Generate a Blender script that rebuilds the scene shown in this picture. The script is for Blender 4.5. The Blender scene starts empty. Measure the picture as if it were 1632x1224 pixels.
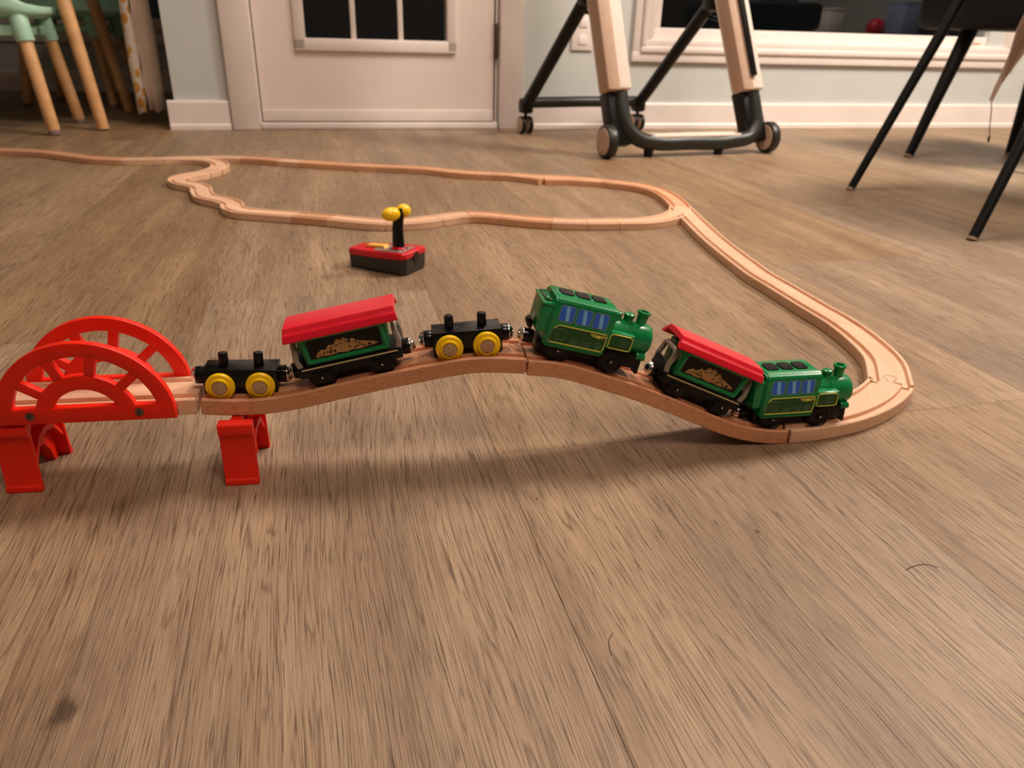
import bpy, bmesh, math, random
from mathutils import Vector, Matrix, noise as mnoise

random.seed(7)
C = bpy.context.scene.collection
S_ = bpy.context.scene
PI = math.pi

# ------------------------------------------------------------------ camera, light, exposure
PITCH, ROLL, CAM_H, FPX = math.radians(25.5), math.radians(1.58), 0.30, 1178.0
cam_data = bpy.data.cameras.new('camera'); cam = bpy.data.objects.new('camera', cam_data); C.objects.link(cam)
S_.camera = cam
_F = Vector((0, math.cos(PITCH), -math.sin(PITCH))); _U = Vector((0, math.sin(PITCH), math.cos(PITCH))); _X = Vector((1, 0, 0))
_r = _X*math.cos(ROLL) + _U*math.sin(ROLL); _u = -_X*math.sin(ROLL) + _U*math.cos(ROLL)
m = Matrix((( _r.x, _u.x, -_F.x, 0), (_r.y, _u.y, -_F.y, 0), (_r.z, _u.z, -_F.z, CAM_H), (0, 0, 0, 1)))
cam.matrix_world = m
cam_data.sensor_fit = 'HORIZONTAL'; cam_data.sensor_width = 36.0; cam_data.lens = 36.0*FPX/1632
cam_data.clip_start = 0.01; cam_data.clip_end = 50
cam_data.dof.use_dof = True; cam_data.dof.focus_distance = 0.43; cam_data.dof.aperture_fstop = 14.0

YAW = math.radians(14.4)                                   # the room is turned against the camera by this
EW = Vector((math.cos(YAW), math.sin(YAW), 0)); EN = Vector((-math.sin(YAW), math.cos(YAW), 0))
def R(w, n, z=0.0): return EW*w + EN*n + Vector((0, 0, z))

world = bpy.data.worlds.new('night'); S_.world = world; world.use_nodes = True
world.node_tree.nodes['Background'].inputs[0].default_value = (0.004, 0.004, 0.004, 1)
world.node_tree.nodes['Background'].inputs[1].default_value = 0.5

def area(name, loc, size, power, col, shape='DISK', target=None, sizey=None):
    l = bpy.data.lights.new(name, 'AREA'); l.shape = shape; l.size = size; l.energy = power; l.color = col
    if sizey: l.size_y = sizey
    o = bpy.data.objects.new(name, l); C.objects.link(o); o.location = loc
    d = (Vector(target) - Vector(loc)) if target is not None else Vector((0, 0, -1))
    o.rotation_euler = d.to_track_quat('-Z', 'Y').to_euler()
    return o
CEIL = 2.45
area('dining_lamp_light', (1.80, 1.80, 1.95), 0.62, 44, (1.0, 0.885, 0.76))
area('camera_side_fill', R(0.5, -0.7, CEIL-0.03), 0.9, 17, (1.0, 0.80, 0.66))  # fill added behind the camera to brighten the sides facing it
area('living_ceiling_light', R(0.65, 1.45, CEIL-0.03), 0.8, 20, (1.0, 0.84, 0.72))
S_.view_settings.view_transform = 'Standard'; S_.view_settings.look = 'None'
S_.view_settings.gamma = 1; S_.view_settings.use_curve_mapping = False
S_.view_settings.exposure = 0.80

# ------------------------------------------------------------------ materials
def srgb(r, g, b):
    f = lambda c: (c/12.92 if c <= 0.04045 else ((c+0.055)/1.055)**2.4)
    return (f(r/255), f(g/255), f(b/255), 1)
class N:
    def __init__(s, name):
        s.m = bpy.data.materials.new(name); s.m.use_nodes = True; s.t = s.m.node_tree; s.b = s.t.nodes['Principled BSDF']
    def n(s, typ, **kw):
        x = s.t.nodes.new(typ)
        for k, v in kw.items():
            if hasattr(x, k): setattr(x, k, v)
            else: x.inputs[k.replace('_', ' ')].default_value = v
        return x
    def l(s, a, b): s.t.links.new(a, b)
    def math(s, op, a, b=None, clamp=False):
        x = s.t.nodes.new('ShaderNodeMath'); x.operation = op; x.use_clamp = clamp
        for i, q in enumerate((a, b)):
            if q is None: continue
            if isinstance(q, (int, float)): x.inputs[i].default_value = q
            else: s.l(q, x.inputs[i])
        return x.outputs[0]
    def ramp(s, fac, stops):
        x = s.t.nodes.new('ShaderNodeValToRGB'); e = x.color_ramp.elements
        while len(e) < len(stops): e.new(0.5)
        for el, (p, c) in zip(e, stops): el.position = p; el.color = c
        s.l(fac, x.inputs[0]); return x.outputs[0]
    def noise(s, vec, scale, detail=3, rough=0.5, dist=0.0, dim='3D'):
        x = s.t.nodes.new('ShaderNodeTexNoise'); x.noise_dimensions = dim
        x.inputs['Scale'].default_value = scale; x.inputs['Detail'].default_value = detail
        x.inputs['Roughness'].default_value = rough; x.inputs['Distortion'].default_value = dist
        if vec is not None: s.l(vec, x.inputs['Vector'])
        return x.outputs['Fac']
    def mapping(s, vec, scale=(1, 1, 1), loc=(0, 0, 0), rot=(0, 0, 0)):
        x = s.t.nodes.new('ShaderNodeMapping'); x.inputs['Scale'].default_value = scale
        x.inputs['Location'].default_value = loc; x.inputs['Rotation'].default_value = rot
        s.l(vec, x.inputs['Vector']); return x.outputs[0]
    def mix(s, fac, a, b, typ='MIX'):
        x = s.t.nodes.new('ShaderNodeMix'); x.data_type = 'RGBA'; x.blend_type = typ
        for i, q in ((0, fac), (6, a), (7, b)):
            if isinstance(q, (int, float, tuple)): x.inputs[i].default_value = q
            else: s.l(q, x.inputs[i])
        return x.outputs[2]
    def bump(s, h, strength, dist=0.001):
        x = s.t.nodes.new('ShaderNodeBump'); x.inputs['Strength'].default_value = strength
        x.inputs['Distance'].default_value = dist; s.l(h, x.inputs['Height']); s.l(x.outputs[0], s.b.inputs['Normal'])
def plain(name, col, rough=0.5, metal=0.0, coat=0.0, var=0.06, scale=60, bump=0.0, sss=0.0, spec=0.5):
    q = N(name); tc = q.n('ShaderNodeTexCoord').outputs['Object']
    f = q.noise(tc, scale, 3)
    c2 = tuple(x*(1-var*2) for x in col[:3]) + (1,); c1 = tuple(min(1, x*(1+var*2)) for x in col[:3]) + (1,)
    q.l(q.ramp(f, [(0.3, c2), (0.7, c1)]), q.b.inputs['Base Color'])
    rr = q.math('ADD', q.math('MULTIPLY', f, 0.12), rough-0.06); q.l(rr, q.b.inputs['Roughness'])
    q.b.inputs['Metallic'].default_value = metal; q.b.inputs['Coat Weight'].default_value = coat
    q.b.inputs['Specular IOR Level'].default_value = spec
    if sss:
        q.b.inputs['Subsurface Weight'].default_value = sss; q.b.inputs['Subsurface Radius'].default_value = (1, 0.25, 0.1)
        q.b.inputs['Subsurface Scale'].default_value = 0.004
    if bump: q.bump(q.noise(tc, scale*8, 2), bump, 0.0004)
    return q.m

def floor_mat():
    q = N('vinyl_plank'); oi = q.n('ShaderNodeObjectInfo'); tc = q.n('ShaderNodeTexCoord').outputs['Object']
    off = q.n('ShaderNodeCombineXYZ'); q.l(q.math('MULTIPLY', oi.outputs['Random'], 37.0), off.inputs[0]); q.l(q.math('MULTIPLY', oi.outputs['Random'], 91.0), off.inputs[1])
    add = q.n('ShaderNodeVectorMath', operation='ADD'); q.l(tc, add.inputs[0]); q.l(off.outputs[0], add.inputs[1])
    v = add.outputs[0]
    # slow wander of the grain across the board
    wob = q.noise(q.mapping(v, (5, 1.6, 1)), 1.0, 2, 0.4)
    wobx = q.n('ShaderNodeCombineXYZ'); q.l(q.math('MULTIPLY', wob, 0.05), wobx.inputs[0])
    a2 = q.n('ShaderNodeVectorMath', operation='ADD'); q.l(v, a2.inputs[0]); q.l(wobx.outputs[0], a2.inputs[1]); g = a2.outputs[0]
    pores = q.noise(q.mapping(g, (1300, 30, 1)), 1.0, 3, 0.6)
    lines = q.noise(q.mapping(g, (420, 5, 1), (3, 8, 0)), 1.0, 2, 0.5)
    field = q.noise(q.mapping(g, (62, 1.3, 1), (13, 2, 0)), 1.0, 2, 0.45)
    field2 = q.noise(q.mapping(g, (120, 3.2, 1), (5, 22, 0)), 1.0, 1, 0.4)
    bands = q.noise(q.mapping(g, (40, 1.2, 1), (43, 2, 0)), 1.0, 3, 0.6)
    blot = q.noise(q.mapping(v, (8, 2.6, 1)), 1.0, 4, 0.6)
    wide = q.noise(q.mapping(v, (16, 1.5, 1), (71, 5, 0)), 1.0, 4, 0.65)
    fr1 = q.math('FRACT', q.math('MULTIPLY', field, 15.0)); fr2 = q.math('FRACT', q.math('MULTIPLY', field2, 9.0))
    l1 = q.ramp(fr1, [(0.0, (0.15,0.15,0.15,1)), (0.07, (1,1,1,1)), (0.17, (0.22,0.22,0.22,1)), (0.55, (0,0,0,1))])
    l2 = q.ramp(fr2, [(0.0, (0,0,0,1)), (0.08, (1,1,1,1)), (0.25, (0,0,0,1))])
    broken = q.ramp(lines, [(0.42, (1,1,1,1)), (0.66, (0.35,0.35,0.35,1))])
    base = q.ramp(blot, [(0.22, srgb(132, 108, 83)), (0.5, srgb(161, 134, 105)), (0.78, srgb(184, 156, 123))])
    base = q.mix(q.math('MULTIPLY', q.ramp(wide, [(0.34, (1,1,1,1)), (0.56, (0,0,0,1))]), 0.45), base, srgb(112, 90, 70))
    base = q.mix(q.math('MULTIPLY', q.ramp(bands, [(0.36, (1,1,1,1)), (0.60, (0,0,0,1))]), 0.38), base, srgb(124, 94, 70))
    base = q.mix(q.math('MULTIPLY', q.math('MULTIPLY', l1, broken), 0.72), base, srgb(82, 56, 38))
    base = q.mix(q.math('MULTIPLY', q.math('MULTIPLY', l2, broken), 0.62), base, srgb(84, 58, 40))
    base = q.mix(q.math('MULTIPLY', q.ramp(pores, [(0.33, (1,1,1,1)), (0.45, (0,0,0,1))]), 0.80), base, srgb(72, 48, 32))
    base = q.mix(q.math('MULTIPLY', q.ramp(pores, [(0.56, (0,0,0,1)), (0.74, (1,1,1,1))]), 0.30), base, srgb(206, 178, 142))
    # each plank a little lighter, darker or greyer than its neighbours
    hs = q.n('ShaderNodeHueSaturation'); q.l(base, hs.inputs['Color'])
    q.l(q.math('ADD', q.math('MULTIPLY', oi.outputs['Random'], 0.13), 0.93), hs.inputs['Value'])
    q.l(q.math('ADD', q.math('MULTIPLY', q.math('FRACT', q.math('MULTIPLY', oi.outputs['Random'], 7.3)), 0.22), 0.84), hs.inputs['Saturation'])
    col = hs.outputs[0]
    # knots printed on the boards
    pos = q.n('ShaderNodeNewGeometry').outputs['Position']
    for kx, ky, kr in ((-0.2105, 0.247, 0.016), (0.168, 0.408, 0.0045), (0.02, 0.44, 0.003)):
        mp = q.n('ShaderNodeMapping'); mp.vector_type = 'TEXTURE'; mp.inputs['Location'].default_value = (kx, ky, 0); mp.inputs['Rotation'].default_value = (0, 0, YAW); mp.inputs['Scale'].default_value = (kr, kr*2.0, 1)
        q.l(pos, mp.inputs['Vector'])
        nz = q.n('ShaderNodeTexNoise'); nz.inputs['Scale'].default_value = 1.6; nz.inputs['Detail'].default_value = 4; q.l(mp.outputs[0], nz.inputs['Vector'])
        ln = q.n('ShaderNodeVectorMath', operation='LENGTH'); q.l(mp.outputs[0], ln.inputs[0])
        d = q.math('ADD', ln.outputs['Value'], q.math('MULTIPLY', nz.outputs['Fac'], 1.2))
        rings = q.math('ADD', q.math('MULTIPLY', q.math('SINE', q.math('MULTIPLY', d, 9.0)), 0.25), 0.6)
        core = q.ramp(d, [(0.75, (1,1,1,1)), (1.0, (0.0,0,0,1))])
        halo = q.math('MULTIPLY', q.ramp(q.math('MULTIPLY', d, 0.35), [(0.35, (1,1,1,1)), (0.95, (0,0,0,1))]), q.math('MULTIPLY', rings, 0.55))
        col = q.mix(halo, col, srgb(104, 78, 58)); col = q.mix(q.math('MULTIPLY', core, 0.75), col, srgb(62, 46, 36))
    q.l(col, q.b.inputs['Base Color'])
    rgh = q.math('ADD', q.math('MULTIPLY', pores, 0.20), 0.36); q.l(rgh, q.b.inputs['Roughness'])
    q.b.inputs['Specular IOR Level'].default_value = 0.32
    h = q.math('SUBTRACT', q.math('MULTIPLY', pores, 0.8), q.math('MULTIPLY', q.math('MULTIPLY', l1, broken), 0.35))
    q.bump(h, 0.6, 0.0006)
    return q.m

def beech(name, c1, c2, fleck):
    q = N(name); tc = q.n('ShaderNodeTexCoord').outputs['UV']; oi = q.n('ShaderNodeObjectInfo')
    off = q.n('ShaderNodeCombineXYZ'); q.l(q.math('MULTIPLY', oi.outputs['Random'], 11.0), off.inputs[0])
    add = q.n('ShaderNodeVectorMath', operation='ADD'); q.l(tc, add.inputs[0]); q.l(off.outputs[0], add.inputs[1]); v = add.outputs[0]
    big = q.noise(q.mapping(v, (8, 60, 1)), 1, 3, 0.5)
    fl = q.noise(q.mapping(v, (170, 1700, 1)), 1, 2, 0.5)
    base = q.ramp(big, [(0.3, c1), (0.7, c2)])
    base = q.mix(q.math('MULTIPLY', q.ramp(fl, [(0.34, (1,1,1,1)), (0.45, (0,0,0,1))]), 0.6), base, fleck)
    hs = q.n('ShaderNodeHueSaturation'); q.l(base, hs.inputs['Color'])
    q.l(q.math('ADD', q.math('MULTIPLY', oi.outputs['Random'], 0.16), 0.90), hs.inputs['Value'])
    q.l(hs.outputs[0], q.b.inputs['Base Color']); q.b.inputs['Roughness'].default_value = 0.48
    q.bump(fl, 0.12, 0.0002)
    return q.m

M = {}
M['floor'] = floor_mat()
M['beech'] = beech('beech_track', srgb(222, 178, 144), srgb(236, 197, 166), srgb(180, 126, 90))
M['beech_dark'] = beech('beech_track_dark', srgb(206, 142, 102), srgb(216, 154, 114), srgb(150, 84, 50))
M['beech_mid'] = beech('beech_track_mid', srgb(214, 160, 120), srgb(226, 174, 136), srgb(160, 100, 64))
M['gap'] = plain('joint_shadow', srgb(40, 22, 14), 0.9)
M['red_plastic'] = plain('orange_red_plastic', srgb(234, 36, 12), 0.40, var=0.03, sss=0.12, spec=0.35)
M['screw'] = plain('screw_steel', srgb(120, 104, 92), 0.35, metal=0.9)
M['chrome'] = plain('chrome', srgb(230, 225, 220), 0.12, metal=1.0, var=0.0)
M['black_gloss'] = plain('black_lacquer', srgb(8, 8, 8), 0.24, var=0.02, spec=0.35)
M['black_plastic'] = plain('black_plastic', srgb(9, 8, 9), 0.40, var=0.02, spec=0.28)
M['yellow_wheel'] = plain('yellow_plastic', srgb(255, 206, 12), 0.32, var=0.02, sss=0.1)
M['wheel_cap'] = plain('brass_cap', srgb(182, 148, 114), 0.4, metal=0.2, var=0.12, scale=500)
M['green'] = plain('green_plastic', srgb(6, 128, 70), 0.24, var=0.02)
M['green_dark'] = plain('dark_green_print', srgb(8, 72, 26), 0.35, var=0.02)
M['yellow_line'] = plain('yellow_print', srgb(222, 214, 84), 0.45, var=0.02)
M['grey_line'] = plain('grey_print', srgb(92, 124, 98), 0.45, var=0.02)
M['grey_blue'] = plain('grey_blue_print', srgb(98, 134, 150), 0.4, var=0.02)
M['blue'] = plain('blue_print', srgb(34, 104, 222), 0.3, var=0.02)
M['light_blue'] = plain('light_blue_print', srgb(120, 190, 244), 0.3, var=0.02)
M['roof_red'] = plain('crimson_plastic', srgb(222, 22, 46), 0.3, var=0.03, sss=0.1)
M['gold'] = plain('gold_print', srgb(172, 130, 78), 0.5, var=0.05)
M['panel_black'] = plain('black_print', srgb(12, 8, 7), 0.35, var=0.02, spec=0.25)
M['rail_grey'] = plain('grey_plastic', srgb(150, 138, 128), 0.35, metal=0.2, var=0.03)
M['pale_strip'] = plain('cream_print', srgb(196, 178, 128), 0.4, var=0.02)
M['key_black'] = plain('black_rubber', srgb(12, 9, 10), 0.35, var=0.02, spec=0.3)
M['remote_grey'] = plain('charcoal_plastic', srgb(46, 43, 38), 0.5, var=0.04)
M['remote_red'] = plain('red_plastic', srgb(206, 10, 28), 0.3, var=0.02)
M['slider'] = plain('amber_plastic', srgb(252, 190, 80), 0.4, var=0.04)
M['white_paint'] = plain('white_paint', srgb(238, 226, 220), 0.42, var=0.02, scale=12)
M['door_paint'] = plain('door_paint', srgb(238, 224, 217), 0.38, var=0.02, scale=5)
M['wall'] = plain('sage_wall', srgb(200, 203, 200), 0.75, var=0.015, scale=8, bump=0.05)
M['wall_dark'] = plain('dimmed_wall', srgb(92, 82, 74), 0.75, var=0.03, scale=6)  # unseen front wall, darkened in colour to dim its reflection in the door panes
M['ceiling'] = plain('ceiling_white', srgb(235, 230, 222), 0.8, var=0.01)
M['hinge'] = plain('bronze_hinge', srgb(96, 78, 64), 0.4, metal=0.6)
M['hc_cream'] = plain('highchair_cream', srgb(236, 220, 208), 0.35, var=0.01)
M['hc_side'] = plain('highchair_beige', srgb(196, 165, 144), 0.45, var=0.02)
M['hc_dark'] = plain('highchair_charcoal', srgb(34, 35, 31), 0.42, var=0.03)
M['hc_black'] = plain('highchair_black', srgb(10, 10, 10), 0.4, var=0.03, spec=0.3)
M['chair_black'] = plain('powder_black', srgb(9, 9, 9), 0.5, var=0.03, spec=0.2)
M['seat_black'] = plain('seat_black', srgb(8, 8, 10), 0.6, var=0.03, spec=0.2)
M['pad'] = plain('felt_pad', srgb(150, 130, 108), 0.9)
M['mint'] = plain('mint_plastic', srgb(184, 232, 208), 0.35, var=0.02)
M['leg_wood'] = plain('pale_leg_wood', srgb(226, 174, 120), 0.45, var=0.06, scale=30)
M['leg_tip'] = plain('grey_leg_tip', srgb(130, 108, 100), 0.6)
M['dark_wood'] = plain('dark_wood', srgb(60, 42, 30), 0.5)
M['strap'] = plain('beige_fabric', srgb(206, 180, 168), 0.85, var=0.04, bump=0.2)
M['leaf'] = plain('dry_leaf', srgb(190, 130, 60), 0.7, var=0.25, scale=90)
M['lining'] = plain('curtain_lining', srgb(236, 216, 200), 0.85, var=0.05, scale=25)
q = N('floral_curtain'); tc = q.n('ShaderNodeTexCoord').outputs['Object']
vor = q.n('ShaderNodeTexVoronoi'); vor.inputs['Scale'].default_value = 30; q.l(q.mapping(tc, (1, 1, 0.8)), vor.inputs['Vector'])
nz = q.noise(tc, 40, 3)
fm = q.ramp(q.math('ADD', vor.outputs['Distance'], q.math('MULTIPLY', nz, 0.5)), [(0.62, (1,1,1,1)), (0.72, (0,0,0,1))])
q.l(q.mix(fm, srgb(252, 242, 232), srgb(236, 176, 84)), q.b.inputs['Base Color']); q.b.inputs['Roughness'].default_value = 0.85
M['floral'] = q.m
q = N('window_glass'); q.b.inputs['Transmission Weight'].default_value = 1.0; q.b.inputs['Roughness'].default_value = 0.02
q.b.inputs['IOR'].default_value = 1.5; q.b.inputs['Base Color'].default_value = (0.9, 0.95, 0.93, 1); M['glass'] = q.m
M['night'] = plain('night_ground', srgb(14, 13, 11), 0.9)
M['reflection_blue'] = plain('reflection_item', srgb(150, 160, 200), 0.6)

# ------------------------------------------------------------------ mesh helpers
class MB:
    def __init__(s): s.bm = bmesh.new()
    def box(s, c, d, rot=None, bevel=0.0, seg=2, taper=None):
        b = bmesh.new(); bmesh.ops.create_cube(b, size=1.0)
        for v in b.verts:
            if taper and v.co.z > 0: v.co.x *= taper[0]; v.co.y *= taper[1]
            v.co = Vector((v.co.x*d[0], v.co.y*d[1], v.co.z*d[2]))
        if bevel: bmesh.ops.bevel(b, geom=list(b.edges), offset=bevel, segments=seg, profile=0.5, affect='EDGES')
        s._add(b, (Matrix.Translation(c) @ (rot.to_4x4() if rot else Matrix())))
        return s
    def _add(s, b, mat=None):
        if mat is not None: bmesh.ops.transform(b, matrix=mat, verts=b.verts)
        me = bpy.data.meshes.new('tmp'); b.to_mesh(me); b.free(); s.bm.from_mesh(me); bpy.data.meshes.remove(me)
    def prism(s, pts, axis, a, b_, bevel=0.0, seg=1, holes=None):
        # pts 2D polygon, extruded along axis ('x','y','z') from a to b_
        b = bmesh.new()
        f = {'x': lambda p, t: (t, p[0], p[1]), 'y': lambda p, t: (p[0], t, p[1]), 'z': lambda p, t: (p[0], p[1], t)}[axis]
        v0 = [b.verts.new(f(p, a)) for p in pts]; v1 = [b.verts.new(f(p, b_)) for p in pts]
        b.faces.new(v0); b.faces.new(v1[::-1])
        n = len(pts)
        for i in range(n): b.faces.new((v0[i], v1[i], v1[(i+1) % n], v0[(i+1) % n]))
        bmesh.ops.recalc_face_normals(b, faces=b.faces)
        if bevel: bmesh.ops.bevel(b, geom=list(b.edges), offset=bevel, segments=seg, profile=0.5, affect='EDGES')
        s._add(b); return s
    def cyl(s, p0, p1, r0, r1=None, seg=24, bevel=0.0):
        r1 = r0 if r1 is None else r1
        p0, p1 = Vector(p0), Vector(p1); d = p1-p0; L = d.length
        b = bmesh.new(); bmesh.ops.create_cone(b, cap_ends=True, segments=seg, radius1=r0, radius2=r1, depth=L)
        if bevel:
            ed = [e for e in b.edges if len(e.link_faces) == 2 and any(len(f.verts) > 4 for f in e.link_faces)]
            bmesh.ops.bevel(b, geom=ed, offset=bevel, segments=2, profile=0.5, affect='EDGES')
        s._add(b, Matrix.Translation((p0+p1)/2) @ d.to_track_quat('Z', 'Y').to_matrix().to_4x4()); return s
    def lathe(s, prof, p0, axis, seg=32):
        # prof: (distance along axis, radius)
        axis = Vector(axis).normalized(); b = bmesh.new(); rings = []
        for h, r in prof:
            if r < 1e-6: rings.append([b.verts.new((0, 0, h))])
            else: rings.append([b.verts.new((r*math.cos(2*PI*i/seg), r*math.sin(2*PI*i/seg), h)) for i in range(seg)])
        for A, B in zip(rings, rings[1:]):
            for i in range(seg):
                j = (i+1) % seg
                if len(A) == 1 and len(B) == 1: continue
                if len(A) == 1: b.faces.new((A[0], B[i], B[j]))
                elif len(B) == 1: b.faces.new((A[i], B[0], A[j]))
                else: b.faces.new((A[i], B[i], B[j], A[j]))
        for q_ in (rings[0], rings[-1]):
            if len(q_) > 1: b.faces.new(q_)
        bmesh.ops.recalc_face_normals(b, faces=b.faces)
        s._add(b, Matrix.Translation(p0) @ axis.to_track_quat('Z', 'Y').to_matrix().to_4x4()); return s
    def ell(s, c, rad, rot=None, seg=24):
        b = bmesh.new(); bmesh.ops.create_uvsphere(b, u_segments=seg, v_segments=seg//2, radius=1)
        s._add(b, Matrix.Translation(c) @ (rot.to_4x4() if rot else Matrix()) @ Matrix.Diagonal((*rad, 1))); return s
    def tube(s, pts, r, seg=12, closed=False, sx=1.0, radii=None, up=None):
        pts = [Vector(p) for p in pts]; b = bmesh.new(); rings = []; n = len(pts)
        prevu = None
        for i, p in enumerate(pts):
            if closed: t = pts[(i+1) % n]-pts[i-1]
            else: t = pts[min(i+1, n-1)]-pts[max(i-1, 0)]
            t.normalize()
            if up is not None: u = Vector(up)
            else: u = prevu if prevu is not None else (Vector((0, 0, 1)) if abs(t.z) < 0.9 else Vector((1, 0, 0)))
            u = (u - t*u.dot(t)).normalized(); prevu = u; w = t.cross(u)
            rr = radii[i] if radii else r
            rings.append([b.verts.new(p + (u*math.cos(2*PI*k/seg)*rr + w*math.sin(2*PI*k/seg)*rr*sx)) for k in range(seg)])
        m_ = n if closed else n-1
        for i in range(m_):
            A, B = rings[i], rings[(i+1) % n]
            for k in range(seg): b.faces.new((A[k], A[(k+1) % seg], B[(k+1) % seg], B[k]))
        if not closed: b.faces.new(rings[0][::-1]); b.faces.new(rings[-1])
        bmesh.ops.recalc_face_normals(b, faces=b.faces)
        s._add(b); return s
    def build(s, name, mat, parent=None, smooth=35):
        me = bpy.data.meshes.new(name); s.bm.to_mesh(me); s.bm.free()
        me.materials.append(M[mat] if isinstance(mat, str) else mat)
        if smooth:
            me.shade_smooth(); me.set_sharp_from_angle(angle=math.radians(smooth))
        o = bpy.data.objects.new(name, me); C.objects.link(o)
        if parent is not None: o.parent = parent
        return o
def tag(o, label, cat, group=None):
    o['label'] = label; o['category'] = cat
    if group: o['group'] = group
    return o
def thing(name, label, cat, loc=(0, 0, 0), rz=0.0, group=None):
    o = bpy.data.objects.new(name, None); C.objects.link(o); o.location = loc; o.rotation_euler = (0, 0, rz); o.empty_display_size = 0.02
    return tag(o, label, cat, group)
def structure(o): o['kind'] = 'structure'; return o
def empty_structure(name, loc=(0, 0, 0), rz=0.0):
    o = bpy.data.objects.new(name, None); C.objects.link(o); o.location = loc; o.rotation_euler = (0, 0, rz); o.empty_display_size = 0.02
    o['kind'] = 'structure'; return o
def copy_tree(o, parent=None):
    c = o.copy(); C.objects.link(c); c.parent = parent
    for ch in [x for x in o.children]: copy_tree(ch, c)
    return c
ROOMRZ = YAW

# ------------------------------------------------------------------ room shell (local frame: x = w along the door wall, y = n towards it)
WL = 2.585
def room(mb, name, mat, parent=None, smooth=35):
    o = mb.build(name, mat, parent, smooth)
    if parent is None: o.rotation_euler = (0, 0, YAW); structure(o)
    return o
W0, W1, N0, N1 = -2.6, 3.9, -2.2, 4.0
floor = room(MB().box(((W0+W1)/2, (N0+N1+0.2)/2, -0.02), (W1-W0, N1-N0+0.2, 0.03)), 'floor', 'gap')
# planks: separate boards, recessed joints
PW, PL, GAP = 0.26, 1.22, 0.00022
variants = {}
def plank_mesh(w, l):
    k = (round(w, 4), round(l, 4))
    if k in variants: return variants[k]
    mb = MB(); b = bmesh.new(); bmesh.ops.create_cube(b, size=1)
    for v in b.verts: v.co = Vector((v.co.x*w, v.co.y*l, v.co.z*0.005))
    bmesh.ops.bevel(b, geom=[e for e in b.edges if all(v.co.z > 0 for v in e.verts)], offset=0.00012, segments=1, affect='EDGES')
    me = bpy.data.meshes.new('plank'); b.to_mesh(me); b.free(); me.materials.append(M['floor']); variants[k] = me
    return me
col = 0
wi = 0.115 - PW*11
rnd = random.Random(5)
while wi < W1:
    if wi + PW > W0:
        i = round((wi-0.115)/PW)
        if i in (0, 1): ph = 0.487
        elif i == -1: ph = 0.90
        else: ph = 0.487 + rnd.choice((0.31, 0.62, 0.45, 0.8, 0.15)) * (1 if i % 2 else 1.0)
        n = ph - PL*math.ceil((ph-N0)/PL)
        while n < N1+0.1:
            a, b_ = max(n, N0), min(n+PL, N1+0.1); wa, wb = max(wi, W0), min(wi+PW, W1)
            if b_-a > 0.05 and wb-wa > 0.02:
                me = plank_mesh(wb-wa-GAP*1.2, b_-a-GAP)
                o = bpy.data.objects.new('plank', me); C.objects.link(o); o.parent = floor
                o.location = ((wa+wb)/2, (a+b_)/2, -0.0025)
            n += PL
    wi += PW
# door wall with openings: door w -.18..587, window w 1.12..2.50
DT = 2.05
def seg(mb, w0, w1, z0, z1, n=WL, t=0.14): mb.box(((w0+w1)/2, n+t/2, (z0+z1)/2), (w1-w0, t, z1-z0))
wb_ = MB()
seg(wb_, -0.426, -0.180, 0, CEIL); seg(wb_, W0, -1.55, 0, CEIL); seg(wb_, -1.55, -0.426, 2.02, CEIL); seg(wb_, -0.180, 0.587, DT, CEIL); seg(wb_, 0.587, 1.12, 0, CEIL)  # unseen left partition and bay header added to keep light out of the bay
seg(wb_, 1.12, 2.50, 0, 0.29); seg(wb_, 1.12, 2.50, 1.95, CEIL); seg(wb_, 2.50, W1, 0, CEIL)
room(wb_, 'wall_back', 'wall')
room(MB().box((-0.356, (WL+4.05)/2+0.07, CEIL/2), (0.14, 4.05-WL-0.14, CEIL)), 'wall_inner', 'wall')
room(MB().box(((W0-0.426)/2, 4.10, 0.14), (abs(W0+0.426), 0.14, 0.28)).box(((W0-0.426)/2, 4.10, 2.2), (abs(W0+0.426), 0.14, 0.5)).box((-0.50, 4.10, 1.1), (0.15, 0.14, 1.8)).box((-2.45, 4.10, 1.1), (0.3, 0.14, 1.8)), 'wall_far', 'wall')
room(MB().box((W0-0.07, (N0+4.1)/2, CEIL/2), (0.14, 4.1-N0, CEIL)), 'wall_left', 'wall')
room(MB().box((W1+0.07, (N0+4.1)/2, CEIL/2), (0.14, 4.1-N0, CEIL)), 'wall_right', 'wall')
room(MB().box(((W0+W1)/2, N0-0.07, CEIL/2), (W1-W0, 0.14, CEIL)), 'wall_front', 'wall_dark')
room(MB().box(((W0+W1)/2, (N0+4.1)/2, CEIL+0.03), (W1-W0, 4.2-N0, 0.06)), 'ceiling', 'ceiling')
def skirting(name, w0, w1, n=WL, h=0.085):
    mb = MB().prism([(n+0.001, 0.0), (n-0.016, 0.0), (n-0.016, 0.012), (n-0.012, 0.018), (n-0.012, h-0.006), (n-0.009, h), (n+0.001, h)], 'x', w0, w1)
    return room(mb, name, 'white_paint', None, 20)
skirting('baseboard_left', -0.446, -0.268); skirting('baseboard_right', 0.668, W1); 
skirting('baseboard_far', W0, -0.57, 4.03, 0.09)
def casing_bar(mb, w0, w1, z0, z1, horiz, n=WL):
    # stepped moulding: three layers
    for k, (ins, th) in enumerate(((0.0, 0.012), (0.010, 0.017), (0.024, 0.022))):
        if horiz: mb.box(((w0+w1)/2, n-th/2, (z0+z1)/2), (w1-w0-2*ins, th, z1-z0-2*ins), bevel=0.002)
        else: mb.box(((w0+w1)/2, n-th/2, (z0+z1)/2), (w1-w0-ins*2, th, z1-z0), bevel=0.002)
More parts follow.
